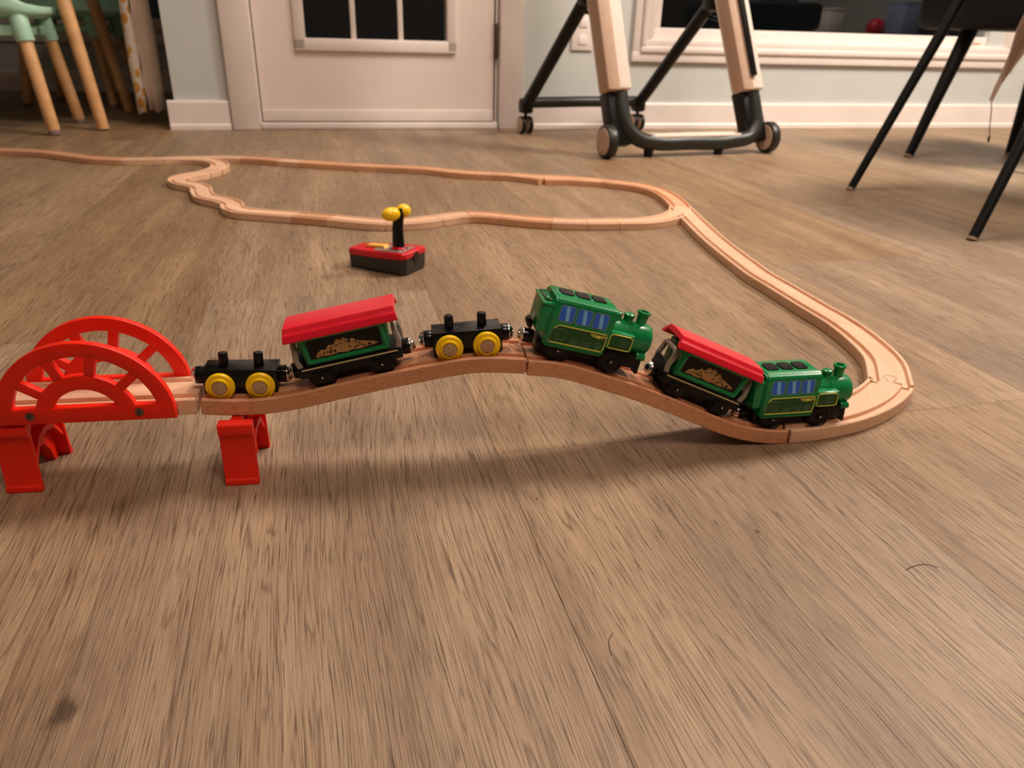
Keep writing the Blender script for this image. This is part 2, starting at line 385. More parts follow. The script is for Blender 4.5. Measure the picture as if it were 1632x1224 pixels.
room(MB().box((-0.222, WL-0.009, DT/2+0.03), (0.084, 0.018, DT+0.06), bevel=0.003), 'trim_1', 'white_paint')
room(MB().box((0.628, WL-0.009, DT/2+0.03), (0.078, 0.018, DT+0.06), bevel=0.003), 'trim_2', 'white_paint')
room(MB().box((0.203, WL-0.009, DT+0.045), (0.77, 0.018, 0.085), bevel=0.003), 'trim_3', 'white_paint')

# door
door = empty_structure('door_1', R(0.2, WL), YAW)
DW0, DW1 = -0.172-0.2, 0.572-0.2
GX0, GX1, GZ0, GZ1 = -0.021-0.2, 0.417-0.2, 0.266, 1.86
mb = MB()
def dbox(mb, a, b, z0, z1, y0, y1, bev=0.0): mb.box(((a+b)/2, (y0+y1)/2, (z0+z1)/2), (b-a, y1-y0, z1-z0), bevel=bev)
dbox(mb, DW0, GX0, 0.024, DT-0.01, 0.004, 0.046); dbox(mb, GX1, DW1, 0.024, DT-0.01, 0.004, 0.046)
dbox(mb, GX0, GX1, 0.024, GZ0, 0.004, 0.046); dbox(mb, GX0, GX1, GZ1, DT-0.01, 0.004, 0.046)
mb.build('door_leaf', 'door_paint', door)
mb = MB()
for (a, b, z0, z1) in ((GX0-0.034, GX1+0.030, GZ0-0.036, GZ0), (GX0-0.034, GX1+0.030, GZ1, GZ1+0.034), (GX0-0.034, GX0, GZ0-0.034, GZ1+0.03), (GX1, GX1+0.030, GZ0-0.034, GZ1+0.03)):
    dbox(mb, a, b, z0, z1, -0.008, 0.010, 0.0045)
    c = 0.010
mb.build('glazing_frame', 'white_paint', door)
PWX = (GX1-GX0)/3
for i in (1, 2):
    x = GX0+PWX*i; dbox_ = MB(); dbox(dbox_, x-0.008, x+0.008, GZ0, GZ1, 0.002, 0.012, 0.002); dbox_.build('muntin', 'white_paint', door)
RH = (GZ1-GZ0)/5
for j in range(1, 5):
    z = GZ0+RH*j; dbox_ = MB(); dbox(dbox_, GX0, GX1, z-0.008, z+0.008, 0.0025, 0.0115, 0.002); dbox_.build('muntin', 'white_paint', door)
for i in range(3):
    for j in range(5):
        p = MB(); dbox(p, GX0+PWX*i+0.001, GX0+PWX*(i+1)-0.001, GZ0+RH*j+0.001, GZ0+RH*(j+1)-0.001, 0.014, 0.018); p.build('pane', 'glass', door)
for z in (0.27, 1.05, 1.80):
    h = MB().cyl((DW1+0.006, -0.004, z-0.052), (DW1+0.006, -0.004, z+0.052), 0.006, seg=12, bevel=0.001); dbox(h, DW1-0.001, DW1+0.012, z-0.05, z+0.05, -0.002, 0.004); h.build('hinge', 'hinge', door)
mb = MB(); dbox(mb, DW0, DW1, 0.024, 0.058, 0.000, 0.006, 0.0015); mb.build('door_sweep', 'white_paint', door)
mb = MB(); dbox(mb, DW0-0.006, DW1+0.012, 0.0, 0.020, -0.012, 0.10, 0.003); mb.build('threshold', 'white_paint', door)
mb = MB(); dbox(mb, DW0-0.010, DW0-0.004, 0.0, DT, 0.0, 0.05); dbox(mb, DW1+0.006, DW1+0.012, 0, DT, 0.004, 0.05); mb.build('jamb', 'white_paint', door)
# curtain outside the door glass is only night: dark deck and yard
g = MB().box((0.5, 8.5, -0.35), (14, 8.6, 0.05)); gm = room(g, 'ground', 'night')

# window in the door wall
win = empty_structure('window_1', R(1.8, WL), YAW)
def wx(w): return w-1.8
def frame_part(name, mat, w0, w1, z0, z1, wid, y0, y1, bev=0.003, parent=None):
    for nm, (a, b, c, d) in (('bottom', (w0, w1, z0, z0+wid)), ('top', (w0, w1, z1-wid, z1)), ('left', (w0, w0+wid, z0+wid, z1-wid)), ('right', (w1-wid, w1, z0+wid, z1-wid))):
        mb = MB(); dbox(mb, wx(a), wx(b), c, d, y0, y1, bev); mb.build(name, mat, parent)
frame_part('outer_casing', 'white_paint', 1.050, 2.645, 0.217, 2.02, 0.034, -0.014, 0.0, 0.003, win)
frame_part('inner_casing', 'white_paint', 1.078, 2.617, 0.246, 1.99, 0.020, -0.022, 0.0, 0.005, win)
frame_part('bead', 'white_paint', 1.093, 2.602, 0.264, 1.975, 0.024, -0.017, 0.0, 0.003, win)
frame_part('jamb_lining', 'white_paint', 1.112, 2.583, 0.281, 1.96, 0.012, -0.012, 0.10, 0.001, win)
frame_part('sash', 'white_paint', 1.122, 2.573, 0.292, 1.95, 0.032, 0.012, 0.045, 0.002, win)
mb = MB(); dbox(mb, wx(1.150), wx(2.545), 0.322, 1.92, 0.026, 0.030); mb.build('pane', 'glass', win)
# window in the deep bay
win2 = empty_structure('window_2', R(-1.45, 4.03), YAW)
for nm, (a, b, c, d, y0) in {'sill_casing': (-0.95, 0.90, 0.205, 0.255, -0.02), 'sill_board': (-0.93, 0.88, 0.258, 0.312, -0.03), 'head_casing': (-0.95, 0.90, 1.9, 1.98, -0.02)}.items():
    mb = MB(); dbox(mb, a, b, c, d, y0, 0.0, 0.004); mb.build(nm, 'white_paint', win2)
mb = MB(); dbox(mb, -0.85, 0.80, 0.30, 1.92, 0.03, 0.034); mb.build('pane', 'glass', win2)

# wall outlet behind the highchair
o = thing('wall_outlet', 'cream wall outlet plate partly hidden behind the highchair front leg', 'outlet', R(0.872, WL-0.001, 0.305), YAW)
MB().box((0, -0.003, 0), (0.075, 0.006, 0.114), bevel=0.002).build('cover_plate', 'white_paint', o)
for dz in (-0.026, 0.026):
    MB().box((0, -0.007, dz), (0.030, 0.003, 0.027), bevel=0.001).build('socket', 'white_paint', o)

# ------------------------------------------------------------------ track
A0 = math.radians(9.31)
T0 = Vector((math.cos(A0), math.sin(A0), 0)); N_0 = Vector((-T0.y, T0.x, 0)); S0 = Vector((0.224, 0.549, 0))
RAD = 0.202
def hermite(pts, x):
    if x <= pts[0][0]: return pts[0][1]
    if x >= pts[-1][0]: return pts[-1][1]
    n = len(pts); k = next(i for i in range(n-1) if pts[i+1][0] >= x)
    sl = lambda i: (pts[min(i+1, n-1)][1]-pts[max(i-1, 0)][1])/(pts[min(i+1, n-1)][0]-pts[max(i-1, 0)][0])
    (x0, y0), (x1, y1) = pts[k], pts[k+1]; h = x1-x0; t = (x-x0)/h
    return (2*t**3-3*t*t+1)*y0 + (t**3-2*t*t+t)*h*sl(k) + (-2*t**3+3*t*t)*y1 + (t**3-t*t)*h*sl(k+1)
HL = [(-0.452, 0.0518), (-0.4386, 0.0503), (-0.420, 0.0494), (-0.400, 0.0502), (-0.3775, 0.0536), (-0.3557, 0.0583), (-0.3333, 0.0629), (-0.3108, 0.0671), (-0.2927, 0.0702), (-0.2746, 0.0732), (-0.2586, 0.0750), (-0.2425, 0.0748), (-0.2205, 0.0727)]
HR = [(-0.2200, 0.0715), (-0.205, 0.0699), (-0.1906, 0.0669), (-0.1761, 0.0621), (-0.1609, 0.0565), (-0.1406, 0.0491), (-0.1143, 0.0380), (-0.087, 0.0252), (-0.0588, 0.0122), (-0.0420, 0.0063), (-0.0305, 0.0033), (-0.0136, 0.0006), (0.0, 0.0002)]
def path(s):                                              # centre of the underside of the line the train stands on
    if s <= 0:
        h = 0.0520 if s < -0.452 else (hermite(HL, s) if s < -0.2202 else hermite(HR, s))
        p = S0 + T0*s; return Vector((p.x, p.y, h))
    a = s/RAD; c = S0 + N_0*RAD; e = A0+a
    return Vector((c.x+RAD*math.sin(e), c.y-RAD*math.cos(e), 0.0002))
GD, TW, TH = 0.0035, 0.020, 0.012
PROF = [(-0.0193, 0), (0.0193, 0), (0.020, 0.0007), (0.020, 0.0112), (0.0192, TH), (0.0169, TH), (0.0165, TH-0.0004), (0.0163, TH-GD), (0.0102, TH-GD), (0.0100, TH-0.0004), (0.0096, TH),
        (-0.0096, TH), (-0.0100, TH-0.0004), (-0.0102, TH-GD), (-0.0163, TH-GD), (-0.0165, TH-0.0004), (-0.0169, TH), (-0.0192, TH), (-0.020, 0.0112), (-0.020, 0.0007)]
def sweep(name, pts, mat, parent=None, dz=0.0, prof=PROF, trim=0.0003, loc=None):
    pts = [Vector(p) for p in pts]; b = bmesh.new(); uvl = b.loops.layers.uv.new('UV'); n = len(pts)
    loc = Vector(loc) if loc is not None else Vector((0, 0, 0))
    d = [0.0]
    for i in range(1, n): d.append(d[-1]+(pts[i]-pts[i-1]).length)
    # frames
    rows = []
    def ring(p, t, sc):
        w = Vector((0, 0, 1)).cross(t).normalized(); u = t.cross(w).normalized()
        out = []
        for (x, z) in prof:
            xx = x*(1-sc*0.03); zz = TH/2+(z-TH/2)*(1-sc*0.09)
            out.append(b.verts.new(p - w*(-xx) + u*(zz+dz) - loc))
        return out
    tang = [(pts[min(i+1, n-1)]-pts[max(i-1, 0)]).normalized() for i in range(n)]
    seq = []
    for i in range(n):
        if i == 0: seq += [(pts[0]+tang[0]*trim, tang[0], 1.0, d[0]), (pts[0]+tang[0]*(trim+0.0007), tang[0], 0.0, d[0]+0.0005)]
        elif i == n-1: seq += [(pts[-1]-tang[-1]*(trim+0.0007), tang[-1], 0.0, d[-1]-0.0005), (pts[-1]-tang[-1]*trim, tang[-1], 1.0, d[-1])]
        else: seq.append((pts[i], tang[i], 0.0, d[i]))
    rings = [ring(p, t, sc) for p, t, sc, dd in seq]
    per = [0.0]
    for i in range(1, len(prof)+1):
        a, c = prof[i-1], prof[i % len(prof)]; per.append(per[-1]+math.hypot(a[0]-c[0], a[1]-c[1]))
    for i in range(len(rings)-1):
        for k in range(len(prof)):
            k2 = (k+1) % len(prof)
            f = b.faces.new((rings[i][k], rings[i][k2], rings[i+1][k2], rings[i+1][k]))
            uvs = ((seq[i][3], per[k]), (seq[i][3], per[k+1]), (seq[i+1][3], per[k+1]), (seq[i+1][3], per[k]))
            for lp, uv in zip(f.loops, uvs): lp[uvl].uv = uv
    for rg in (rings[0], rings[-1]):
        f = b.faces.new(rg)
        for lp, (x, z) in zip(f.loops, prof): lp[uvl].uv = (x, z*0.2)
    bmesh.ops.recalc_face_normals(b, faces=b.faces)
    me = bpy.data.meshes.new(name); b.to_mesh(me); b.free(); me.materials.append(M[mat])
    me.shade_smooth(); me.set_sharp_from_angle(angle=math.radians(24))
    o = bpy.data.objects.new(name, me); C.objects.link(o)
    if parent is not None: o.parent = parent
    else: o.location = loc
    return o
def lin(a, b, n): return [a+(b-a)*i/n for i in range(n+1)]
def joint_mark(parent, p, t, loc, side=1):
    # outline gap of the round wooden connector, a thin dark groove line
    t = Vector(t).normalized(); w = Vector((0, 0, 1)).cross(t).normalized(); up = t.cross(w)
    pts = []
    for a in (0, 1): pass
    neck = 0.0028; R_ = 0.0056
    pts = [p - t*0.0 + w*neck, p+t*0.0045*side + w*neck]
    c = p + t*side*0.0095
    a0 = math.asin(neck/R_)
    for k in range(0, 17):
        a = PI-a0 - (2*PI-2*a0)*k/16
        pts.append(c + t*side*R_*math.cos(a) + w*R_*math.sin(a))
    pts += [p+t*0.0045*side - w*neck, p - w*neck]
    pts = [q_ + up*(TH+0.00002) - loc for q_ in pts]
    MB().tube(pts, 0.00022, seg=6).build('connector_gap', 'gap', parent)

def ramp_piece(name, label, s0, s1, mat, n=40, tail=0):
    c = path((s0+s1)/2); c = Vector((c.x, c.y, 0))
    o = sweep(name, [path(s) for s in lin(s0, s1, n)], mat, loc=c, trim=0.0006)
    tag(o, label, 'toy track'); return o
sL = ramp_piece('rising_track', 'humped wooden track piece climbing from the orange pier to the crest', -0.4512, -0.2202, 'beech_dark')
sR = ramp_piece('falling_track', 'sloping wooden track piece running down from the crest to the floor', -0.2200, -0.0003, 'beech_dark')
joint_mark(sR, path(-0.0003), (path(-0.0003)-path(-0.004)), sR.location, -1)
joint_mark(sL, path(-0.2202), (path(-0.2202)-path(-0.224)), sL.location, -1)
arc1 = [path(s) for s in lin(0.0009, RAD*PI/4, 26)]
c = arc1[13].copy(); c.z = 0
o = sweep('curved_track', arc1, 'beech', loc=c); tag(o, 'curved wooden track piece under the front wheels of the lowest green locomotive', 'toy track', 'wooden tracks on the floor')
def catmull(P, n=14, closed=False):
    P = [Vector((*p, 0.0002)) if len(p) == 2 else Vector(p) for p in P]; out = []
    Q = [P[0]*2-P[1]] + P + [P[-1]*2-P[-2]]
    for i in range(1, len(Q)-2):
        p0, p1, p2, p3 = Q[i-1:i+3]
        # centripetal-ish using chord lengths
        l1 = max((p2-p1).length, 1e-6); l0 = max((p1-p0).length, 1e-6); l2 = max((p3-p2).length, 1e-6)
        m1 = ((p1-p0)/l0*l1 + (p2-p1)/l1*l0)/(l0+l1)*l1
        m2 = ((p2-p1)/l1*l2 + (p3-p2)/l2*l1)/(l1+l2)*l1
        for k in range(n):
            t = k/n
            out.append(p1*(2*t**3-3*t*t+1)+m1*(t**3-2*t*t+t)+p2*(-2*t**3+3*t*t)+m2*(t**3-t*t))
    out.append(P[-1]); return out
def cut(poly, seams):
    # split a dense polyline at the samples nearest to the seam points
    idx = [0] + [min(range(len(poly)), key=lambda i: (poly[i].xy-Vector(s)).length) for s in seams] + [len(poly)-1]
    return [poly[a:b+1] for a, b in zip(idx, idx[1:]) if b > a]
GRP = 'wooden tracks on the floor'
def pieces(poly, seams, labels, mats):
    out = []
    for k, seg_ in enumerate(cut(poly, seams)):
        nm, lb = labels[k]
        if nm is None: out.append(seg_); continue
        c = seg_[len(seg_)//2].copy(); c.z = 0
        ml = mats[k % len(mats)]
        o = sweep(nm, seg_, ml, loc=c); tag(o, lb, 'toy track', GRP); out.append(o)
    return out
E1 = arc1[-1]
right = catmull([(E1.x, E1.y), (0.3745, 0.690), (0.3765, 0.745), (0.373, 0.786), (0.358, 0.855), (0.3435, 0.924), (0.332, 0.975), (0.3262, 1.024), (0.319, 1.095), (0.3135, 1.167), (0.3105, 1.25), (0.3085, 1.33), (0.3075, 1.40), (0.303, 1.50), (0.290, 1.557), (0.258, 1.604), (0.20, 1.638), (0.14, 1.664), (0.06, 1.677), (0.0, 1.688), (-0.058, 1.697)])
# first point must meet the arc
sw_main = []
res = pieces(right, [(0.373, 0.786), (0.3435, 0.924), (0.3262, 1.024), (0.3135, 1.167), (0.3075, 1.40), (0.20, 1.638), (0.057, 1.678)],
    [('curved_track', 'wide curved wooden track piece at the right-hand bend'), ('straight_track', 'straight wooden track piece leaving the right-hand bend'),
     ('short_track', 'short straight wooden track between two longer ones beyond the right bend'), ('straight_track', 'straight wooden track leading up to the right-hand junction'),
     (None, ''), ('curved_track', 'tight curved wooden track piece behind the right-hand junction'), (None, ''), (None, '')],
    ['beech', 'beech', 'beech', 'beech', 'beech', 'beech_mid', 'beech', 'beech_mid'])
def junction(label, main, branch, mat):
    c = main[len(main)//2].copy(); c.z = 0
    t = thing('junction_track', label, 'toy track', c, group=GRP)
    sweep('main_line', main, mat, t, loc=c); sweep('branch_line', branch, mat, t, dz=-0.0002, loc=c)
    return t
junction('forked wooden junction where the lower loop meets the right-hand line', res[4],
    catmull([(0.172, 1.265), (0.215, 1.273), (0.255, 1.298), (0.285, 1.335), (0.3005, 1.372), (0.3055, 1.399)]), 'beech')
junction('wooden junction with a stub end just right of the back line gap', res[6],
    catmull([(0.185, 1.645), (0.15, 1.653), (0.105, 1.660), (0.0575, 1.654)]), 'beech_mid')
junction('wooden junction with a stub end just left of the back line gap', res[7],
    catmull([(-0.055, 1.697), (-0.02, 1.692), (0.02, 1.675), (0.0568, 1.652)]), 'beech_mid')
back = catmull([(-0.058, 1.697), (-0.10, 1.700), (-0.15, 1.715), (-0.205, 1.741), (-0.249, 1.750), (-0.321, 1.757), (-0.377, 1.763), (-0.431, 1.772), (-0.511, 1.788), (-0.56, 1.800), (-0.62, 1.818), (-0.69, 1.822), (-0.76, 1.806), (-0.84, 1.774), (-0.912, 1.756), (-0.974, 1.758), (-1.05, 1.790), (-1.12, 1.822), (-1.18, 1.838), (-1.25, 1.842), (-1.42, 1.838)])
res = pieces(back, [(-0.249, 1.750), (-0.321, 1.757), (-0.377, 1.763), (-0.431, 1.772), (-0.511, 1.788), (-0.56, 1.800), (-0.66, 1.822), (-0.831, 1.778), (-0.912, 1.756), (-1.11, 1.818)],
    [('curved_track', 'S-bent wooden track in the back line left of the stub ended junctions'), ('short_track', 'short wooden track in the back line above the yellow remote knob'),
     ('short_track', 'short wooden track in the back line just left of the one above the remote knob'), ('short_track', 'shortest darker wooden track in the middle of the back line'),
     ('short_track', 'dark edged wooden track left of the middle of the back line'), ('short_track', 'pale short wooden track right of the left curve of the back line'),
     ('curved_track', 'reddish curved wooden track just right of the left junction'), (None, ''), ('short_track', 'pale short wooden track just left of the left junction'),
     ('curved_track', 'long curved wooden track in the back line near the wooden table legs'), ('curved_track', 'wooden track leaving the picture at the left edge')],
    ['beech_mid', 'beech_mid', 'beech_mid', 'beech_mid', 'beech_mid', 'beech', 'beech_mid', 'beech', 'beech', 'beech_mid', 'beech_mid'])
junction('forked wooden junction where the wavy track meets the back line', res[7],
    catmull([(-0.826, 1.781), (-0.785, 1.789), (-0.735, 1.782), (-0.692, 1.748), (-0.668, 1.695), (-0.664, 1.650)]), 'beech')
wavy = catmull([(-0.664, 1.650), (-0.672, 1.612), (-0.692, 1.576), (-0.695, 1.540), (-0.670, 1.500), (-0.637, 1.479), (-0.618, 1.458), (-0.600, 1.418), (-0.573, 1.374), (-0.546, 1.356), (-0.527, 1.342), (-0.509, 1.322), (-0.495, 1.290), (-0.470, 1.268), (-0.430, 1.258), (-0.373, 1.248), (-0.31, 1.234), (-0.26, 1.220), (-0.215, 1.214), (-0.17, 1.228), (-0.135, 1.252), (-0.105, 1.276), (-0.084, 1.286), (-0.050, 1.286), (-0.025, 1.278), (0.02, 1.264), (0.061, 1.257), (0.119, 1.257), (0.172, 1.265)])
pieces(wavy, [(-0.672, 1.612), (-0.637, 1.479), (-0.474, 1.270), (-0.373, 1.248), (-0.31, 1.234), (-0.215, 1.214), (-0.135, 1.252), (-0.084, 1.286), (-0.025, 1.278), (0.061, 1.257), (0.119, 1.257)],
    [('short_track', 'short wooden track joining the left junction to the tight left bend'), ('curved_track', 'tight curved wooden track at the far left bend of the loop'), ('wavy_track', 'wavy wooden track piece with double bulges at the left of the loop'),
     ('straight_track', 'pale wooden track to the right of the wavy piece'), ('curved_track', 'darker curved wooden track second to the right of the wavy piece'), ('curved_track', 'curved wooden track ending directly behind the remote control'),
     ('curved_track', 'wooden track directly behind the remote control stick'), ('short_track', 'pale short wooden track just right of the remote control stick'), ('curved_track', 'reddish curved wooden track at the crest right of the remote control'),
     ('curved_track', 'curved wooden track sloping right from the crest of the lower loop'), ('short_track', 'short wooden track second left of the right-hand junction'), ('short_track', 'short wooden track butting the right-hand junction branch')],
    ['beech', 'beech', 'beech', 'beech', 'beech_mid', 'beech', 'beech', 'beech', 'beech_mid', 'beech_mid', 'beech', 'beech'])
o = bpy.data.objects['curved_track.001'] if 'curved_track.001' in bpy.data.objects else None
e2 = right[0]; t2 = (right[1]-right[0]).normalized()
if o: joint_mark(o, e2, t2, o.location, 1)

# ------------------------------------------------------------------ arch bridge and piers
def on_line(s, off=0.0, z=0.0):
    p = S0 + T0*s + N_0*off; return Vector((p.x, p.y, z))
BC = -0.5215
br = thing('arch_bridge', 'wooden bridge track with two orange red spoked arches at the left edge', 'toy bridge', on_line(BC, 0, 0.052), A0)
c = on_line(BC, 0, 0.052)
dk = sweep('bridge_deck', [on_line(s, 0, 0.052) for s in lin(-0.660, -0.4525, 6)], 'beech', None, loc=(0, 0, 0), trim=0.0006)
dk.data.transform(Matrix.Rotation(-A0, 4, 'Z') @ Matrix.Translation(-c)); dk.parent = br
def arch(sy):
    y0, y1 = (-0.0265, -0.0206) if sy < 0 else (0.0206, 0.0265)
    z0 = 0.0015; zc = 0.005; mb = MB(); bv = 0.0006
    def ring(ro, ri, n=40, a0=0.0):
        return [(ro*math.cos(a), zc+ro*math.sin(a)) for a in [PI*i/n for i in range(n+1)]] + [(ri*math.cos(a), zc+ri*math.sin(a)) for a in [PI*(n-i)/n for i in range(n+1)]]
    for ro, ri in ((0.0565, 0.0462), (0.0322, 0.0215)):
        b = bmesh.new(); n = 44; V = []
        for y in (y0, y1):
            for rr in (ro, ri): V.append([b.verts.new((rr*math.cos(PI*i/n), y, zc+0.955*rr*math.sin(PI*i/n))) for i in range(n+1)])
        oF, iF, oB, iB = V
        for i in range(n):
            b.faces.new((oF[i], oF[i+1], iF[i+1], iF[i])); b.faces.new((oB[i], iB[i], iB[i+1], oB[i+1]))
            b.faces.new((oF[i], oB[i], oB[i+1], oF[i+1])); b.faces.new((iF[i], iF[i+1], iB[i+1], iB[i]))
        for i in (0, n): b.faces.new((oF[i], iF[i], iB[i], oB[i]))
        bmesh.ops.recalc_face_normals(b, faces=b.faces)
        ed = [e for e in b.edges if len(e.link_faces) == 2 and e.calc_face_angle(0) > 0.8]
        bmesh.ops.bevel(b, geom=ed, offset=bv, segments=2, profile=0.5, affect='EDGES')
        mb._add(b)
    for a in (41, 78, 114, 147):
        a = math.radians(a); r_ = Matrix.Rotation(-a, 3, 'Y')
        mb.box(Vector((0.0395*math.cos(a), (y0+y1)/2, zc+0.0395*math.sin(a))), (0.0165, y1-y0-0.0006, 0.0064), rot=r_, bevel=0.0005)
    mb.prism([(-0.0568, z0), (0.0568, z0), (0.0560, z0+0.007), (0.0545, z0+0.0112), (-0.0545, z0+0.0112), (-0.0560, z0+0.007)], 'y', y0-0.0004, y1+0.0004, bevel=0.0006, seg=2)
    o = mb.build('arch', 'red_plastic', br, 40)
    for sx in (-0.0355, 0.0335):
        ys = y0 if sy < 0 else y1
        q_ = MB().lathe([(0, 0.0), (0, 0.0030), (0.0003, 0.0030), (0.0007, 0.0022), (0.0009, 0.0)], (sx, ys+sy*0.0005, z0+0.0062), (0, sy, 0), 20)
        sc_ = q_.build('screw', 'screw', o)
        x_ = MB().box((sx, ys+sy*0.0014, z0+0.0062), (0.0030, 0.0003, 0.0005)).box((sx, ys+sy*0.0014, z0+0.0062), (0.0005, 0.0003, 0.0030))
        x_.build('screw_slot', 'gap', o)
arch(-1); arch(1)
MB().lathe([(0, 0.0), (0, 0.0030), (0.0012, 0.0030), (0.0020, 0.0016), (0.0022, 0)], (-0.0560, -0.004, TH), (0, 0, 1), 20).build('deck_stud', 'black_plastic', br)

def pier(label, s, off, H):
    t = thing('bridge_pier', label, 'toy pier', on_line(s, off), A0, 'orange piers under the raised track')
    W = 0.0235
    # near plate and far plate with lips, arched web between
    for sy, nm in ((-1, 'side_plate'), (1, 'side_plate')):
        mb = MB(); D = 0.0285
        prof = [(sy*D, 0.0), (sy*D, 0.0042), (sy*(D-0.0016), 0.0052), (sy*(D-0.0036), H-0.0105), (sy*(D-0.0012), H-0.0085), (sy*(D-0.0012), H-0.0012),
                (sy*(D-0.0030), H), (sy*(D-0.0095), H), (sy*(D-0.0095), H-0.003), (sy*(D-0.0062), H-0.009), (sy*(D-0.0046), 0.0)]
        mb.prism(prof, 'x', -W/2, W/2, bevel=0.0005)
        mb.build(nm, 'red_plastic', t, 30)
    web = [(-0.0240, 0.0), (-0.0175, 0.0), (-0.0145, 0.010), (-0.0075, 0.0185), (0.0, 0.021), (0.0075, 0.0185), (0.0135, 0.010), (0.0165, 0.0), (0.0240, 0.0), (0.0240, H-0.008), (0.0195, H), (0.010, H), (0.006, H-0.010), (-0.006, H-0.010), (-0.010, H), (-0.0195, H), (-0.0240, H-0.008)]
    MB().prism(web, 'x', -0.0035, 0.0035).build('web', 'red_plastic', t, 30)
    for sx in (-1, 1):
        MB().prism([(-0.0235, 0.016), (-0.012, 0.030), (0.0, 0.033), (0.012, 0.030), (0.0235, 0.016), (0.0235, 0.020), (0.012, 0.0345), (0, 0.0375), (-0.012, 0.0345), (-0.0235, 0.020)], 'x', sx*0.0036, sx*0.0105).build('rib', 'red_plastic', t, 30)
    return t
pier('orange red plastic pier under the start of the humped track, right one', -0.427, -0.0050, 0.0490)
pier('orange red plastic pier under the arched bridge at the left edge', -0.5745, 0.0020, 0.0518)

# ------------------------------------------------------------------ the train
def place(root, s_mid, base, r, dpitch=0.0, dz=0.0):
    # two axles on the rails give position and pitch
    a, b = path(s_mid-base/2), path(s_mid+base/2)
    X = (b-a).normalized(); Y = Vector((0, 0, 1)).cross(X).normalized()
    X = Matrix.Rotation(-math.radians(dpitch), 3, Y) @ X; Z = X.cross(Y)
    c = (a+b)/2 + Z*(TH-GD+0.0001+dz)
    root.matrix_world = Matrix(((X.x, Y.x, Z.x, c.x), (X.y, Y.y, Z.y, c.y), (X.z, Y.z, Z.z, c.z), (0, 0, 0, 1)))
k_ = 0.001
def mmp(pts): return [(x*k_, z*k_) for x, z in pts]
def coupling(parent, x0, x1, z, sx, r=6.2, ball=True):
    mb = MB().cyl((x0*k_, 0, z*k_), (x1*k_, 0, z*k_), r*k_, seg=12, bevel=0.0004); cp = mb.build('coupling', 'black_gloss', parent, 30)
    MB().lathe([(0, r*0.97*k_), (0.0005, r*0.97*k_), (0.0009, r*0.90*k_), (0.0018, r*0.84*k_), (0.0030, r*0.66*k_), (0.0038, r*0.42*k_), (0.0042, r*0.15*k_), (0.0043, 0)], (x1*k_, 0, z*k_), (sx, 0, 0), 24).build('magnet', 'chrome', cp, 50)
def wheel_pair(parent, x, r, mat, y_in=0.0108, y_out=0.0150, capmat=None, name='wheel', cap_r=5.2):
    for sy in (-1, 1):
        w = MB().lathe([(0, 0.0), (0, r), (0.0016, r), (0.0024, r*0.93), (0.0028, r*0.70), (0.0042, r*0.68), (0.0046, r*0.62), (0.0046, r*0.56), (0.0038, r*0.54), (0.0038, 0)], (x*k_, sy*y_in, r), (0, sy, 0), 40).build(name, mat, parent, 35)
        if capmat: MB().lathe([(0, 0.0), (0, cap_r*k_), (0.0010, cap_r*0.97*k_), (0.0016, cap_r*0.5*k_), (0.0017, 0)], (x*k_, sy*(y_in+0.0036), r), (0, sy, 0), 28).build('axle_cap', capmat, w, 50)
def make_wagon(label):
    t = thing('flat_wagon', label, 'toy wagon', group='black wagons with yellow wheels'); r = 0.0101
    MB().box((0, 0, 0.0127), (0.0505, 0.0200, 0.0180), bevel=0.0005).build('body', 'black_gloss', t, 30)
    for sx in (-1, 1):
        coupling(t, sx*24.5, sx*31.2, 14.4, sx, 6.4)
        pg = MB().lathe([(0, 0), (0, 0.0041), (0.0005, 0.0041), (0.0006, 0.0034), (0.0088, 0.0034), (0.0096, 0.0031), (0.0099, 0.0022), (0.0094, 0.0)], (sx*0.0120, 0, 0.0216), (0, 0, 1), 24).build('peg', 'black_gloss', t, 40)
        wheel_pair(t, sx*13.6, r, 'yellow_wheel', capmat='wheel_cap')
    return t
wa = make_wagon('black flat wagon with yellow wheels at the tail, beside the orange arches')
wc = copy_tree(wa); wc['label'] = 'black flat wagon with yellow wheels on the crest, between tender and locomotive'
place(wa, -0.4239, 0.0272, 0.0095); place(wc, -0.2606, 0.0272, 0.0095)

def decal(parent, name, mat, pts, y, sy, th=0.00018):
    a, b = (y, y+sy*th)
    return MB().prism(mmp(pts), 'y', a*1.0, b*1.0).build(name, mat, parent, 30)
def rrect(x0, x1, z0, z1, r=1.5, sh=0.0, n=4, cut=None):
    P = []
    for cx, cz, a0 in ((x1-r, z1-r, 0), (x0+r, z1-r, 90), (x0+r, z0+r, 180), (x1-r, z0+r, 270)):
        for i in range(n+1):
            a = math.radians(a0+90*i/n); z = cz+r*math.sin(a); P.append((cx+r*math.cos(a)+sh*(z-(z0+z1)/2), z))
    return P
def outline(parent, name, mat, pts, y, r=0.4):
    MB().tube([(p[0]*k_, y, p[1]*k_) for p in pts], r*k_, seg=6, closed=True).build(name, mat, parent, 60)

